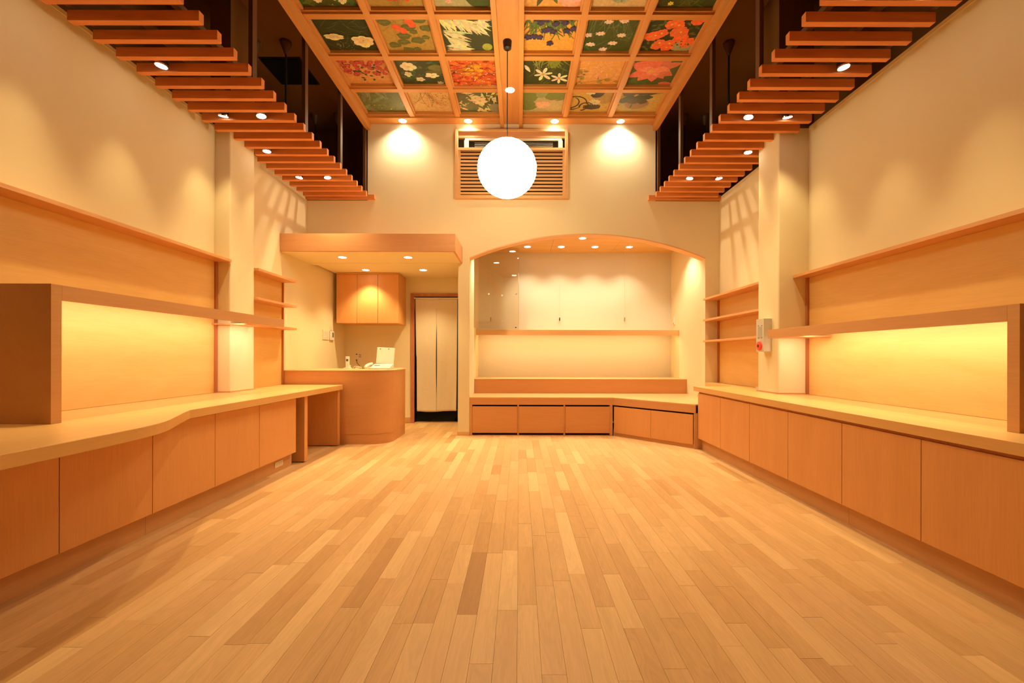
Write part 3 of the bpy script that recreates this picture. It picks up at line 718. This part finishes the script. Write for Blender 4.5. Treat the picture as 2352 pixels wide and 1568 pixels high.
# ------------------------------------------------------------------ louvred air-conditioner frame
t = thing('louvre_frame', (-.115, YB, H+2.66), 'wooden louvred frame hiding an air conditioner, behind the lantern', 'air vent')
x0, x1, z0, z1 = -.899, .669, H+2.182, H+3.137
fy = YB-.075
for n_, b4 in (('frame_side', (x0, x0+.042, z0, z1)), ('frame_side', (x1-.042, x1, z0, z1))): obj(n_, box(b4[0], b4[1], fy, YB-.001, b4[2], b4[3], .003), TOPX, t)
obj('frame_bottom', box(x0+.042, x1-.042, fy, YB-.001, z0, z0+.042, .003), TOPX, t)
obj('frame_top', box(x0+.042, x1-.042, fy, YB-.001, z1-.03, z1, .003), TOPX, t)
obj('top_board', box(x0+.042, x1-.042, fy+.018, YB-.001, z1-.112, z1-.03), HOODW, t)
obj('middle_rail', box(x0+.042, x1-.042, fy+.004, YB-.001, H+2.845, H+2.882, .003), TOPX, t)
obj('inner_stile', box(x0+.042, x0+.075, fy+.012, YB-.001, z0+.042, H+2.845), TOPX, t)
obj('inner_stile', box(x1-.075, x1-.042, fy+.012, YB-.001, z0+.042, H+2.845), TOPX, t)
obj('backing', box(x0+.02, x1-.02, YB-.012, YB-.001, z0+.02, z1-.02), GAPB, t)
for i in range(12):
    z = z0+.060+i*.0492
    bm = bmesh.new(); prism(bm, [(fy+.012, z), (fy+.020, z-.003), (fy+.056, z+.030), (fy+.050, z+.035), (fy+.012, z+.026)], x0+.075, x1-.075, 'X')
    obj('louvre_slat', bm, TOPX, t)
t = thing('air_conditioner', (-.115, YB-.03, H+2.93), 'cream air conditioner visible in the slot above the louvres', 'air conditioner')
obj('casing', box(x0+.135, x1-.085, YB-.055, YB-.012, H+2.99, H+3.022, .006), CREAMP, t)
obj('end_cap', box(x0+.125, x0+.19, YB-.058, YB-.013, H+2.884, H+2.99, .005), CREAMP, t)
obj('end_cap', box(x1-.135, x1-.075, YB-.058, YB-.013, H+2.884, H+2.99, .005), CREAMP, t)
obj('outlet', box(x0+.19, x1-.135, YB-.035, YB-.013, H+2.884, H+2.99), BLACK, t)
for z in (2.905, 2.93, 2.955): obj('vane', box(x0+.27, x1-.21, YB-.045, YB-.036, H+z, H+z+.005), GREYP, t)

# ------------------------------------------------------------------ hood over the reception
t = thing('hood_canopy', (-1.9, 5.9, H+1.4), 'boxed ceiling canopy with beech fascia over the reception corner', 'canopy')
obj('fascia', box(-2.978, -.80, 5.5, 5.525, H+1.295, H+1.515, .002), HOODW, t)
obj('side_fascia', box(-.825, -.80, 5.526, YB-.001, H+1.295, H+1.515, .002), HOODW, t)
obj('soffit', box(-2.978, -.826, 5.526, YB+.12, H+1.293, H+1.31), PLASTER, t)
obj('soffit', box(-2.90, -.862, YB+.1205, YR, H+1.293, H+1.31), PLASTER, t)
obj('top_board', box(-2.978, -.826, 5.526, YB-.001, H+1.485, H+1.50), HOODW, t)

# ------------------------------------------------------------------ wall cabinet
t = thing('wall_cabinet', (-2.37, 7.1, H+.5), 'beech wall cabinet with three doors above the reception counter', 'cabinet')
c0, c1, cy = -2.856, -1.886, 6.9
obj('body', box(c0, c1, cy+.022, YR-.001, H+.502, H+1.288, .001), DOORW, t)
w3 = (c1-c0)/3
for i in range(3): obj('door', box(c0+i*w3+.0025, c0+(i+1)*w3-.0025, cy, cy+.02, H+.505, H+1.262, .0012), DOORW, t)
obj('top_rail', box(c0, c1, cy+.004, cy+.02, H+1.265, H+1.288), DOORW, t)

# ------------------------------------------------------------------ reception counter with rounded corner
def cpoly(off, y1=6.35):
    r = .27-off*.5; xs = -1.63-off; yf = 5.55+off
    p = [(-2.975, yf)]
    for i in range(13):
        a = -PI/2+PI/2*i/12; p.append((xs-r+r*math.cos(a), yf+r+r*math.sin(a)))
    p += [(xs, y1), (-2.94, y1)]
    return p
t = thing('reception_counter', (-2.2, 5.9, 0), 'tall beech reception counter with a rounded corner', 'counter')
bm = bmesh.new(); prism(bm, cpoly(.006), .128, H-.197, 'Z'); obj('body', bm, DOORX, t, True)
bm = bmesh.new(); prism(bm, cpoly(.010), 0, .127, 'Z'); obj('plinth', bm, DOORX, t, True)
bm = bmesh.new(); prism(bm, cpoly(0), H-.196, H-.185, 'Z'); obj('countertop', bm, TOPX, t, True)

# ------------------------------------------------------------------ left run: worktop, base units, shelf bridge
edge = [(-2.20, 5.52), (-2.20, 3.02), (-2.195, 2.95), (-2.12, 2.79), (-2.03, 2.61), (-1.955, 2.45), (-1.915, 2.30), (-1.898, 2.10), (-1.893, 1.88), (-1.893, 1.3)]
def spline(P, n=4):
    o = []
    for i in range(len(P)-1):
        p0 = P[max(i-1, 0)]; p1 = P[i]; p2 = P[i+1]; p3 = P[min(i+2, len(P)-1)]
        for k in range(n):
            t_ = k/n
            o.append(tuple(.5*((2*b_)+(-a+c)*t_+(2*a-5*b_+4*c-d)*t_**2+(-a+3*b_-3*c+d)*t_**3) for a, b_, c, d in zip(p0, p1, p2, p3)))
    return o+[P[-1]]
ed = [edge[0]]+spline(edge[2:-1])+[edge[-1]]
t = thing('worktop', (-2.6, 3.5, 0), 'long beech worktop with a curved bulging front, along the left wall', 'worktop')
bm = bmesh.new(); prism(bm, [(XL+.001, 5.52)]+ed+[(XL+.001, 1.3)], ZC-.058, ZC, 'Z')
o = obj('top', bm, TOPY, t)
bv = o.modifiers.new('bevel', 'BEVEL'); bv.width = .0025; bv.segments = 2; bv.limit_method = 'ANGLE'; bv.angle_limit = .9
obj('side_panel', box(XL+.001, -2.235, 4.61, 4.675, .008, ZC-.0585, .002), DOORW, t)
obj('side_panel', box(XL+.001, -2.235, 5.45, 5.519, .008, ZC-.0585, .002), DOORW, t)
for y in (4.642, 5.485):
    for x in (-2.33, -2.27):
        bm = bmesh.new(); cyl(bm, (x, y, 0), (x, y, .009), .014, None, 12); obj('glide_foot', bm, BLACK, t)
def base_unit(name, s, xf, xt, xw, y0, y1, seams, lab, group, ztop, zb=.137):
    u = thing(name, ((xf+xw)/2, (y0+y1)/2, 0), lab, 'cabinet', group)
    obj('body', box(xf+s*.022, xw, y0+.0005, y1-.0005, zb, ztop-.006), GAPD, u)
    obj('toe_kick', box(xt, xt+s*.02, y0+.0005, y1-.0005, 0, zb), DOORX if False else FASC, u)
    q = [y0]+seams+[y1]
    for a, b_ in zip(q, q[1:]): obj('door', box(xf, xf+s*.02, a+.0022, b_-.0022, zb-.004, ztop, .0012), DOORW, u)
    return u
ZD = ZC-.073
g1 = 'base cabinets under the left worktop'
base_unit('base_cabinet', -1, -2.27, -2.315, XL+.001, 1.63, 2.742, [2.186], 'left base cabinet nearest the view, under the bulging worktop', g1, ZC-.059)
base_unit('base_cabinet', -1, -2.27, -2.315, XL+.001, 2.743, 3.869, [3.306], 'middle left base cabinet with two doors', g1, ZD)
u = base_unit('base_cabinet', -1, -2.27, -2.315, XL+.001, 3.870, 4.503, [], 'single door left base cabinet next to the table leg panel', g1, ZD)
t = thing('power_outlet', (-2.313, 4.25, .055), 'cream socket plate on the toe kick beside the left table leg', 'socket')
obj('plate', box(-2.315, -2.309, 4.19, 4.33, .045, .098, .002), CREAMP, t)
for y in (4.225, 4.265, 4.30): obj('socket', box(-2.309, -2.3075, y-.012, y+.012, .055, .088), plain('socket face', (.70, .60, .44), .5), t)
# filler between last cabinet and leg panel is the side of the panel itself

def bridge(name, s, xf, xw, y0, y1, ztop, ybot, lab):
    """thick shelf on an end upright, LED trough behind its fascia"""
    t = thing(name, ((xf+xw)/2, (y0+y1)/2, ztop), lab, 'shelf')
    obj('end_panel', box(xf, xw, y0, y0+.055, ZC+.0005, ztop-.0, .0015), FASC, t)
    obj('fascia', box(xf, xf+s*.022, y0+.0555, y1, ztop-.082, ztop-.0005, .0015), FASC, t)
    obj('top_board', box(xf+s*.0225, xw, y0+.0555, y1, ztop-.022, ztop-.001), FASC, t)
    return t
tl = bridge('led_shelf', -1, -2.462, XL+.001, 2.327, 4.625, H+.375, 4.30, 'thick beech shelf with end upright and hidden strip light, left wall')
# beyond the column the underside is closed
obj('bottom_board', box(-2.4845, -2.829, 4.332, 4.624, H+.294, H+.309), FASC, tl)
obj('bottom_board', box(-2.4845, XL+.001, 4.27, 4.329, H+.294, H+.309), FASC, tl)
for x_ in [0]:
    obj('led_strip', box(-2.52, -2.50, 2.40, 4.26, H+.338, H+.346), L_LED, tl)
light('AREA', 'strip_lamp', tl, (-2.68, 3.33, H+.335), P_LED, PALE2, (-.55, 0, -1), shape='RECTANGLE', size=.06, size_y=1.85)
light('AREA', 'strip_lamp', tl, (-2.60, 4.47, H+.285), P_LED*.22, PALE2, (-.3, 0, -1), shape='RECTANGLE', size=.05, size_y=.25)
tr = bridge('led_shelf', 1, 2.39, XR-.001, 2.115, 4.26, H+.256, 4.0, 'thick beech shelf with end upright and hidden strip light, right wall')
obj('bottom_board', box(2.4125, XR-.001, 3.95, 4.259, H+.174, H+.189), FASC, tr)
obj('led_strip', box(2.43, 2.45, 2.18, 3.93, H+.218, H+.226), L_LED, tr)
light('AREA', 'strip_lamp', tr, (2.56, 3.05, H+.214), P_LED, PALE2, (.45, 0, -1), shape='RECTANGLE', size=.06, size_y=1.75)
light('AREA', 'strip_lamp', tr, (2.55, 4.09, H+.165), P_LED*.22, PALE2, (.2, .3, -1), shape='RECTANGLE', size=.05, size_y=.25)

# wall panelling and thin shelves
def panel(x, s, y0, y1, z1, lab, edge_y=None):
    t = thing('wall_panel', (x, (y0+y1)/2, ZC), lab, 'panel')
    obj('board', box(x, x-s*.010, y0, y1, ZC+.002, z1), SHINA, t)
    if edge_y is not None:
        obj('edge_batten', box(x-s*.0005, x-s*.030, edge_y[0], edge_y[1], ZC+.001, z1), DARKTRIM, t)
    return t
panel(XL+.0005, -1, 1.3, 4.305, H+.908, 'figured pale plywood panel behind the left worktop, before the column', (4.306, 4.329))
panel(XL+.0005, -1, 4.728, 5.548, H+.930, 'figured plywood panel behind small left shelves, beyond the column', (5.53, 5.549))
panel(XR-.0005, 1, 1.3, 4.262, H+.758, 'figured pale plywood panel behind the right worktop, before the column', (4.263, 4.289))
panel(XR-.0005, 1, 4.662, 6.17, H+.80, 'figured plywood panel behind small right shelves, beyond the column', (6.17, 6.199))
def thin(xf, xw, y0, y1, ztop, lab, group, th=.026):
    o = obj('wall_shelf', box(xf, xw, y0, y1, ztop-th, ztop, .0015), SOLIDY)
    return tag(o, lab, 'shelf', group)
thin(-2.815, XL+.0005, 1.3, 4.329, H+.935, 'long thin wooden shelf high on the left wall before the column', None)
thin(2.649, XR-.0005, 1.3, 4.289, H+.785, 'long thin wooden shelf high on the right wall before the column', None)
for z, n_ in ((.932, 'top'), (.621, 'middle'), (.341, 'bottom')):
    thin(-2.787, XL+.011, 4.7275, 5.548 if False else 5.545, H+z, f'{n_} one of three short shelves beyond the left column', 'short shelves beyond the left column')
for z, n_ in ((.805, 'top'), (.514, 'middle'), (.222, 'bottom')):
    thin(2.57, XR-.011, 4.6615, 6.199, H+z, f'{n_} one of three short shelves beyond the right column', 'short shelves beyond the right column')
# little skirtings round the column feet
bm = bmesh.new(); bx(bm, XL+.031, -2.822, 4.322, 4.3295, ZC, ZC+.012); bx(bm, -2.8295, -2.822, 4.3295, 4.74, ZC, ZC+.012); struct('baseboard_column_left', bm, FASC)
bm = bmesh.new(); bx(bm, 2.502, XR-.031, 4.282, 4.2895, ZC, ZC+.012); bx(bm, 2.502, 2.5095, 4.2895, 4.68, ZC, ZC+.012); struct('baseboard_column_right', bm, FASC)
t = obj('table_socket', box(XR-.10, XR-.03, 4.80, 5.06, ZC, ZC+.018, .002), GREYP); tag(t, 'flat grey strip lying on right worktop against the plywood behind the column', 'cover strip')

# ------------------------------------------------------------------ right run
t = thing('worktop', (2.45, 3.3, 0), 'long straight beech worktop along the right wall', 'worktop')
obj('top', box(2.122, XR-.001, 1.2, 5.40, ZC-.056, ZC, .0025), TOPY, t)
obj('top_corner', box(2.605, XR-.001, 5.40, 6.199, ZC-.056, ZC-.0005), TOPY, t)
obj('sub_rail', box(2.152, 2.20, 1.2, 5.30, ZC-.076, ZC-.0565), DARKTRIM, t)
g2 = 'base cabinets under the right worktop'
for a, m_, b_, lab in ((4.12, 4.715, 5.31, 'farthest right base cabinet, next to the bench'), (2.94, 3.53, 4.119, 'middle right base cabinet with two doors'), (1.76, 2.36, 2.939, 'right base cabinet nearest the view')):
    base_unit('base_cabinet', 1, 2.142, 2.19, XR-.001, a, b_, [m_], lab, g2, ZC-.077)

# ------------------------------------------------------------------ niche: bench, riser, shelf
ZBn = .535
bend = [(-.698, 6.20), (1.31, 6.20), (2.12, 5.325), (2.16, 5.325), (2.16, 5.33), (XR-.001, 5.33), (XR-.001, 6.198), (2.598, 6.198), (2.598, 6.87), (-.698, 6.87)]
t = thing('bench', (.9, 6.4, 0), 'low built-in beech bench under the arch, angled out at its right end', 'bench')
bm = bmesh.new(); prism(bm, bend, ZBn-.012, ZBn, 'Z'); obj('seat_top', bm, TOPX, t)
def wallalong(p, q, th, z0, z1, inset0=0, inset1=0, back=0):
    p = Vector((p[0], p[1], 0)); q = Vector((q[0], q[1], 0)); d = (q-p).normalized(); n = Vector((-d.y, d.x, 0))
    a = p+d*inset0+n*back; b_ = q-d*inset1+n*back
    bm = bmesh.new(); prism(bm, [(v.x, v.y) for v in (a, b_, b_+n*th, a+n*th)], z0, z1, 'Z'); return bm
A_, B_, C_ = (-.698, 6.20), (1.31, 6.20), (2.12, 5.325)
obj('fascia', wallalong(A_, B_, .02, ZBn-.105, ZBn-.0125), DOORX, t)
obj('fascia', wallalong(B_, C_, .02, ZBn-.105, ZBn-.0125), DOORX, t)
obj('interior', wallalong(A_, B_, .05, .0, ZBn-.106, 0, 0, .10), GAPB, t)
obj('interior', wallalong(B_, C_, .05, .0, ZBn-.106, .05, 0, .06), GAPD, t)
obj('stile', wallalong(A_, B_, .10, .004, ZBn-.1055, 0, 1.97), DOORX, t)
for x in (-.016, .632): obj('stile', box(x-.011, x+.011, 6.205, 6.30, .004, ZBn-.1055), DOORX, t)
obj('stile', box(1.268, 1.308, 6.205, 6.30, .004, ZBn-.1055), DOORX, t)
obj('base_rail', wallalong(A_, B_, .09, 0, .006, 0, .0, .005), DOORX, t)
for x0_, x1_ in ((-.657, -.029), (-.004, .62), (.645, 1.266)):
    obj('drawer_front', box(x0_, x1_, 6.197, 6.217, .036, ZBn-.128, .0012), DOORX, t)
dl = (Vector(C_)-Vector(B_)).length
for i in range(2):
    a = .020+i*(dl-.05)/2
    obj('door', wallalong(B_, C_, .018, .048, ZBn-.126, a+.0015, dl-(a+(dl-.05)/2)+.0015, -.001), DOORW, t)
obj('toe_kick', wallalong(B_, C_, .02, 0, .10, 0, 0, .016), FASC, t)
obj('end_stile', box(2.10, 2.20, 5.312, 5.324, 0, ZBn-.106), FASC, t)
t = thing('riser_ledge', (.95, 7.2, ZBn), 'raised beech ledge box at the back of the bench', 'ledge')
obj('ledge_top', box(-.698, 2.598, 6.87, 7.599, H-.366, H-.355, .001), TOPX, t)
obj('riser_front', box(-.698, 2.598, 6.872, 6.89, ZBn+.0005, H-.3665), DOORX, t)
t = thing('niche_shelf', (.95, 7.4, H+.4), 'floating beech shelf across the back of the niche', 'shelf')
obj('fascia', box(-.698, 2.598, 7.20, 7.222, H+.338, H+.424, .0015), TOPX, t)
obj('top_board', box(-.698, 2.598, 7.2225, 7.599, H+.402, H+.4235), TOPX, t)
obj('bottom_board', box(-.698, 2.598, 7.2225, 7.42, H+.360, H+.372), TOPX, t)
obj('led_strip', box(-.60, 2.50, 7.24, 7.26, H+.352, H+.3595), L_LED, t)
light('AREA', 'strip_lamp', t, (.95, 7.27, H+.350), P_ALED*2.2, (1.0, .70, .30), (0, .35, -1), shape='RECTANGLE', size=3.1, size_y=.04)
# slanted glass sheet in the left corner of the niche
t = thing('glass_panel', (-.35, 7.05, H+.44), 'clear glass sheet standing at an angle in the left corner of the niche', 'glass panel')
g0 = Vector((-.690, 6.80)); g1_ = Vector((-.014, 7.33)); gd = (g1_-g0).normalized(); gn = Vector((-gd.y, gd.x))
bm = bmesh.new(); prism(bm, [tuple(g0), tuple(g1_), tuple(g1_+gn*.006), tuple(g0+gn*.006)], H+.430, H+1.770, 'Z'); obj('glass_sheet', bm, GLASS, t)
for f, z in ((.93, 1.70), (.93, .47), (.93, 1.02), (.60, .97), (.60, .56), (.30, .97), (.30, .56)):
    p = g0+gd*(g1_-g0).length*f
    bm = bmesh.new(); q = p-gn*.004; bx(bm, q.x-.012, q.x+.012, q.y-.003, q.y+.003, H+z-.012, H+z+.012, .001); obj('clip', bm, CHROME if f > .9 else GREYP, t)
for x, lab in ((.6875, 'picture wire with hook on the niche back wall, left of the two in plain view'), (1.80, 'picture wire with hook hanging on the niche back wall, right one'), (-.49, 'picture wire hanging behind the slanted glass')):
    t = thing('picture_wire', (x, 7.585, H+1.7), lab, 'picture wire', 'picture hanging wires in the niche')
    bm = bmesh.new(); cyl(bm, (x, 7.585, H+1.77), (x, 7.585, H+.62), .0028, None, 6); obj('wire', bm, CREAMP, t)
    bm = bmesh.new(); bx(bm, x-.008, x+.008, 7.572, 7.594, H+.60, H+.66, .002); tube(bm, [(x, 7.58, H+.60), (x, 7.57, H+.575), (x, 7.56, H+.58), (x, 7.557, H+.595)], .003, 6); obj('hook', bm, CHROME, t)
    obj('rail_runner', box(x-.01, x+.01, 7.575, 7.599, H+1.755, H+1.7735), CREAMP, t)
t = thing('wall_switch', (2.598, 7.3, H+.6), 'small white switch on the right side wall of the niche', 'switch')
obj('plate', box(2.588, 2.5995, 7.40, 7.455, H+.53, H+.665, .002), WHITEP, t)
obj('knob', box(2.580, 2.589, 7.418, 7.440, H+.535, H+.56, .002), FASC, t)

# baseboards
struct('baseboard_pillar', box(-.868, -.702, YB-.008, YB-.0005, 0, .05), TOPX)
struct('baseboard_recess', box(-2.9, -1.802, YR-.009, YR-.0005, 0, .09), FASC)

# ------------------------------------------------------------------ fabric door curtain
t = thing('door_curtain', (-1.37, YR-.05, H+.95), 'long plain beige cloth curtain, split up the middle, hanging in the doorway', 'curtain')
bm = bmesh.new()
NX, NZ = 44, 60
zt_, zb_ = H+.946, H-.918
def gy(u, v):
    return YR-.052+.012*math.sin(u*9+1)*v+.006*math.sin(u*23+v*6)*v*v+.010*math.sin(v*7+u*3)*v*(1-abs(2*u-1))
def half(u0, u1, s):
    G = []
    for j in range(NZ+1):
        v = j/NZ; row = []
        gap = .013*math.sin(PI*min(1, max(0, (v-.22)/.66)))**.8 if .22 < v < .88 else 0
        xl = -1.717+.028*v+(.02*math.sin(v*3) if v > .5 else 0)*.3; xr = -1.022-.016*v; xm = -1.366
        for i in range(NX//2+1):
            k = i/(NX//2)
            if s < 0: x = xl+(xm-gap*.6-xl)*k; u = .5*k
            else: x = xm+gap*.6+(xr-xm-gap*.6)*k; u = .5+.5*k
            z = zt_+(zb_-zt_)*v+(.012*math.sin(u*PI) if False else 0)-.008*v*math.sin(u*5)
            row.append(bm.verts.new((x, gy(u, v)+(.004 if s > 0 else 0)*v, z)))
        G.append(row)
    for a, b_ in zip(G, G[1:]):
        for i in range(len(a)-1): bm.faces.new((a[i], a[i+1], b_[i+1], b_[i]))
half(0, .5, -1); half(.5, 1, 1)
bmesh.ops.remove_doubles(bm, verts=bm.verts, dist=.0004)
o = obj('cloth', bm, CLOTH, t, True); sm = o.modifiers.new('thick', 'SOLIDIFY'); sm.thickness = .002
bm = bmesh.new(); cyl(bm, (-1.737, YR-.05, H+.948), (-.951, YR-.05, H+.948), .008, None, 12); obj('rod', bm, WHITEP, t, True)
bm = bmesh.new(); cyl(bm, (-1.737, YR-.05, H+.948), (-1.722, YR-.05, H+.948), .013, None, 14); obj('rod_end', bm, WHITEP, t, True)
o = obj('door_closer_rail', box(-1.736, -.951, YR+.03, YR+.07, H+.93, H+.975), TEALG); tag(o, 'grey green rail across the top of the doorway behind the curtain', 'rail')

# ------------------------------------------------------------------ small things at the reception
ZR = H-.185
hs = t = thing('cordless_phone', (-2.43, 6.2, ZR), 'white cordless handset upright in its charging cradle', 'phone')
x, y = -2.405, 6.2
obj('cradle', box(x-.045, x+.045, y-.04, y+.04, ZR, ZR+.016, .006), WHITEP, t)
obj('cradle_back', box(x-.03, x+.03, y+.0, y+.035, ZR+.016, ZR+.05, .006), WHITEP, t)
obj('handset', box(x-.024, x+.024, y-.016, y+.012, ZR+.014, ZR+.172, .006), WHITEP, t)
obj('screen', box(x-.015, x+.015, y-.018, y-.0155, ZR+.105, ZR+.135), DARKP, t)
bm = bmesh.new()
for i in range(4):
    for j in range(3): bx(bm, x-.015+j*.011, x-.008+j*.011, y-.0175, y-.0155, ZR+.035+i*.015, ZR+.044+i*.015)
obj('keypad', bm, CREAMP, t)
fx = t = thing('fax_phone', (-1.93, 6.15, ZR), 'white desk fax telephone with its lid standing open', 'fax')
bm = bmesh.new(); prism(bm, [(6.05, ZR), (6.05, ZR+.022), (6.20, ZR+.065), (6.28, ZR+.07), (6.28, ZR)], -2.04, -1.775, 'X'); o = obj('body', bm, WHITEP, t)
bv = o.modifiers.new('b', 'BEVEL'); bv.width = .008; bv.segments = 3
bm = bmesh.new(); bx(bm, -2.03, -1.78, 6.262, 6.278, ZR+.07, ZR+.30, .007)
bmesh.ops.rotate(bm, verts=bm.verts, cent=(-1.9, 6.27, ZR+.07), matrix=Matrix.Rotation(.05, 3, 'Y') @ Matrix.Rotation(-.12, 3, 'X'))
obj('lid', bm, WHITEP, t)
for dx in (-.19, -.07):
    bm = bmesh.new(); cyl(bm, (-1.78+dx, 6.268, ZR+.278), (-1.78+dx, 6.278, ZR+.278), .007, None, 12); obj('lid_roller', bm, GAPD, t)
bm = bmesh.new(); tube(bm, [(-2.115, 6.07, ZR+.02), (-2.105, 6.10, ZR+.045), (-2.09, 6.16, ZR+.062), (-2.075, 6.23, ZR+.07)], .019, 12); obj('receiver', bm, WHITEP, t, True)
bm = bmesh.new(); bx(bm, -2.09, -2.04, 6.06, 6.27, ZR, ZR+.03, .006); obj('receiver_rest', bm, WHITEP, t)
def on_slope(y): return ZR+.022+(y-6.05)/.15*.043
bm = bmesh.new(); prism(bm, [(6.12, on_slope(6.12)+.002), (6.15, on_slope(6.15)+.002), (6.15, on_slope(6.15)-.004), (6.12, on_slope(6.12)-.004)], -2.01, -1.93, 'X'); obj('screen', bm, DARKP, t)
bm = bmesh.new()
for i in range(6):
    for j in range(3):
        y = 6.075+j*.03; prism(bm, [(y, on_slope(y)+.003), (y+.018, on_slope(y+.018)+.003), (y+.018, on_slope(y+.018)-.003), (y, on_slope(y)-.003)], -1.915+i*.021, -1.90+i*.021, 'X')
obj('keypad', bm, CREAMP, t)
def cord(name, pts, r, m, lab, par=None):
    bm = bmesh.new(); tube(bm, spline(pts, 5), r, 6); o = obj(name, bm, m, par, True)
    if par is None: tag(o, lab, 'cable')
    else: o['label'] = lab
    return o
xo_, yo_ = -2.667, YR-.012
cord('power_cord', [(xo_-.03, yo_-.01, H-.075), (xo_-.01, yo_-.02, H-.13), (-2.58, 7.2, H-.19), (-2.5, 6.75, ZR-.02), (-2.32, 6.36, ZR+.005), (-2.25, 6.25, ZR+.004), (-2.15, 6.23, ZR+.006), (-2.09, 6.2, ZR+.006), (-2.08, 6.12, ZR+.004)], .004, CORDB, 'black power cord', fx)
cord('phone_cord', [(-2.33, 6.22, ZR+.004), (-2.31, 6.19, ZR+.03), (-2.27, 6.17, ZR+.035), (-2.23, 6.2, ZR+.01), (-2.26, 6.26, ZR+.004), (-2.3, 6.2, ZR+.004), (-2.25, 6.14, ZR+.02), (-2.21, 6.15, ZR+.03), (-2.2, 6.17, ZR+.004)], .004, CORDW, 'coiled white cord', hs)
cord('loose_cable', [(-1.78, 6.2, ZR+.01), (-1.72, 6.22, ZR+.012), (-1.66, 6.26, ZR+.008), (-1.615, 6.29, ZR-.01), (-1.585, 6.31, ZR-.12), (-1.565, 6.33, ZR-.26), (-1.58, 6.34, ZR-.34), (-1.60, 6.34, ZR-.33), (-1.615, 6.34, ZR-.24)], .0035, CORDW, 'thin pale cord looping off the right end of the counter')
t = thing('wall_outlet', (xo_, YR, H-.02), 'double socket plate on the wall behind the handset', 'socket')
obj('plate', box(xo_-.06, xo_+.06, YR-.010, YR-.0005, H-.09, H+.04, .003), CREAMP, t)
for dz in (-.02, .012): obj('socket', box(xo_+.005, xo_+.045, YR-.013, YR-.0102, H+dz-.012, H+dz+.010, .002), GRILLE, t)
for dz in (-.075, .02): obj('plug', box(xo_-.04, xo_-.02, YR-.022, YR-.0102, H+dz-.008, H+dz+.008, .002), CORDB, t)
# plates on the slanting side wall (wall runs from (-2.98,5.56) to (-2.90,7.35))
def wx(y): return XL+.08*(y-5.56)/1.79
def plate(name, y0, y1, z0, z1, d, m, lab, cat):
    t = thing(name, (wx((y0+y1)/2), (y0+y1)/2, (z0+z1)/2), lab, cat)
    bm = bmesh.new(); prism(bm, [(wx(y0)+.0005, y0), (wx(y1)+.0005, y1), (wx(y1)+d, y1), (wx(y0)+d, y0)], z0, z1, 'Z'); o = obj('plate', bm, m, t)
    bv = o.modifiers.new('b', 'BEVEL'); bv.width = .002; bv.segments = 2
    return t
t = plate('light_switch', 6.59, 6.78, H+.238, H+.385, .010, CREAMP, 'large multi-gang switch plate on the side wall above the counter', 'switch')
for i in range(3):
    for j in range(3):
        y = 6.615+i*.052; z = H+.262+j*.040
        obj('rocker', box(wx(y)+.0105, wx(y)+.015, y, y+.040, z, z+.030, .0015), WHITEP, t)
t = plate('wall_controller', 6.80, 6.93, H+.236, H+.375, .022, WHITEP, 'white controller with dark display, right of the switch plate', 'controller')
obj('display', box(wx(6.87)+.0225, wx(6.87)+.025, 6.865, 6.905, H+.28, H+.355), DARKP, t)
obj('button', box(wx(6.83)+.0222, wx(6.83)+.025, 6.815, 6.84, H+.27, H+.30), CREAMP, t)
t = plate('small_switch', 6.825, 6.89, H+.39, H+.45, .010, CREAMP, 'small switch just above the white controller', 'switch')
obj('rocker', box(wx(6.86)+.0105, wx(6.86)+.014, 6.84, 6.875, H+.40, H+.44), WHITEP, t)

# ------------------------------------------------------------------ alarm box on the right column
t = thing('alarm_box', (2.47, 4.47, H+.21), 'grey fire alarm box with a red ring lamp on the right column', 'alarm')
ax, ay0, ay1, az0, az1 = 2.43, 4.405, 4.546, H+.048, H+.378
obj('housing', box(ax, 2.5095, ay0, ay1, az0, az1, .003), GREYP, t)
obj('speaker_grille', box(ax-.002, ax+.001, 4.435, 4.510, H+.195, H+.300, .001), GRILLE, t)
for y in (4.44, 4.50):
    for z in (.186, .309): obj('screw', box(ax-.003, ax+.001, y-.007, y+.007, H+z-.003, H+z+.003), GAPD, t)
yc, zc_ = 4.478, H+.106
bm = bmesh.new(); cyl(bm, (ax, yc, zc_), (ax-.012, yc, zc_), .047, .044, 36); cyl(bm, (ax-.012, yc, zc_), (ax-.016, yc, zc_), .044, .020, 36); obj('ring_lamp', bm, REDL, t, True)
bm = bmesh.new(); cyl(bm, (ax-.014, yc, zc_), (ax-.020, yc, zc_), .017, .015, 24); obj('push_button', bm, GAPD, t, True)
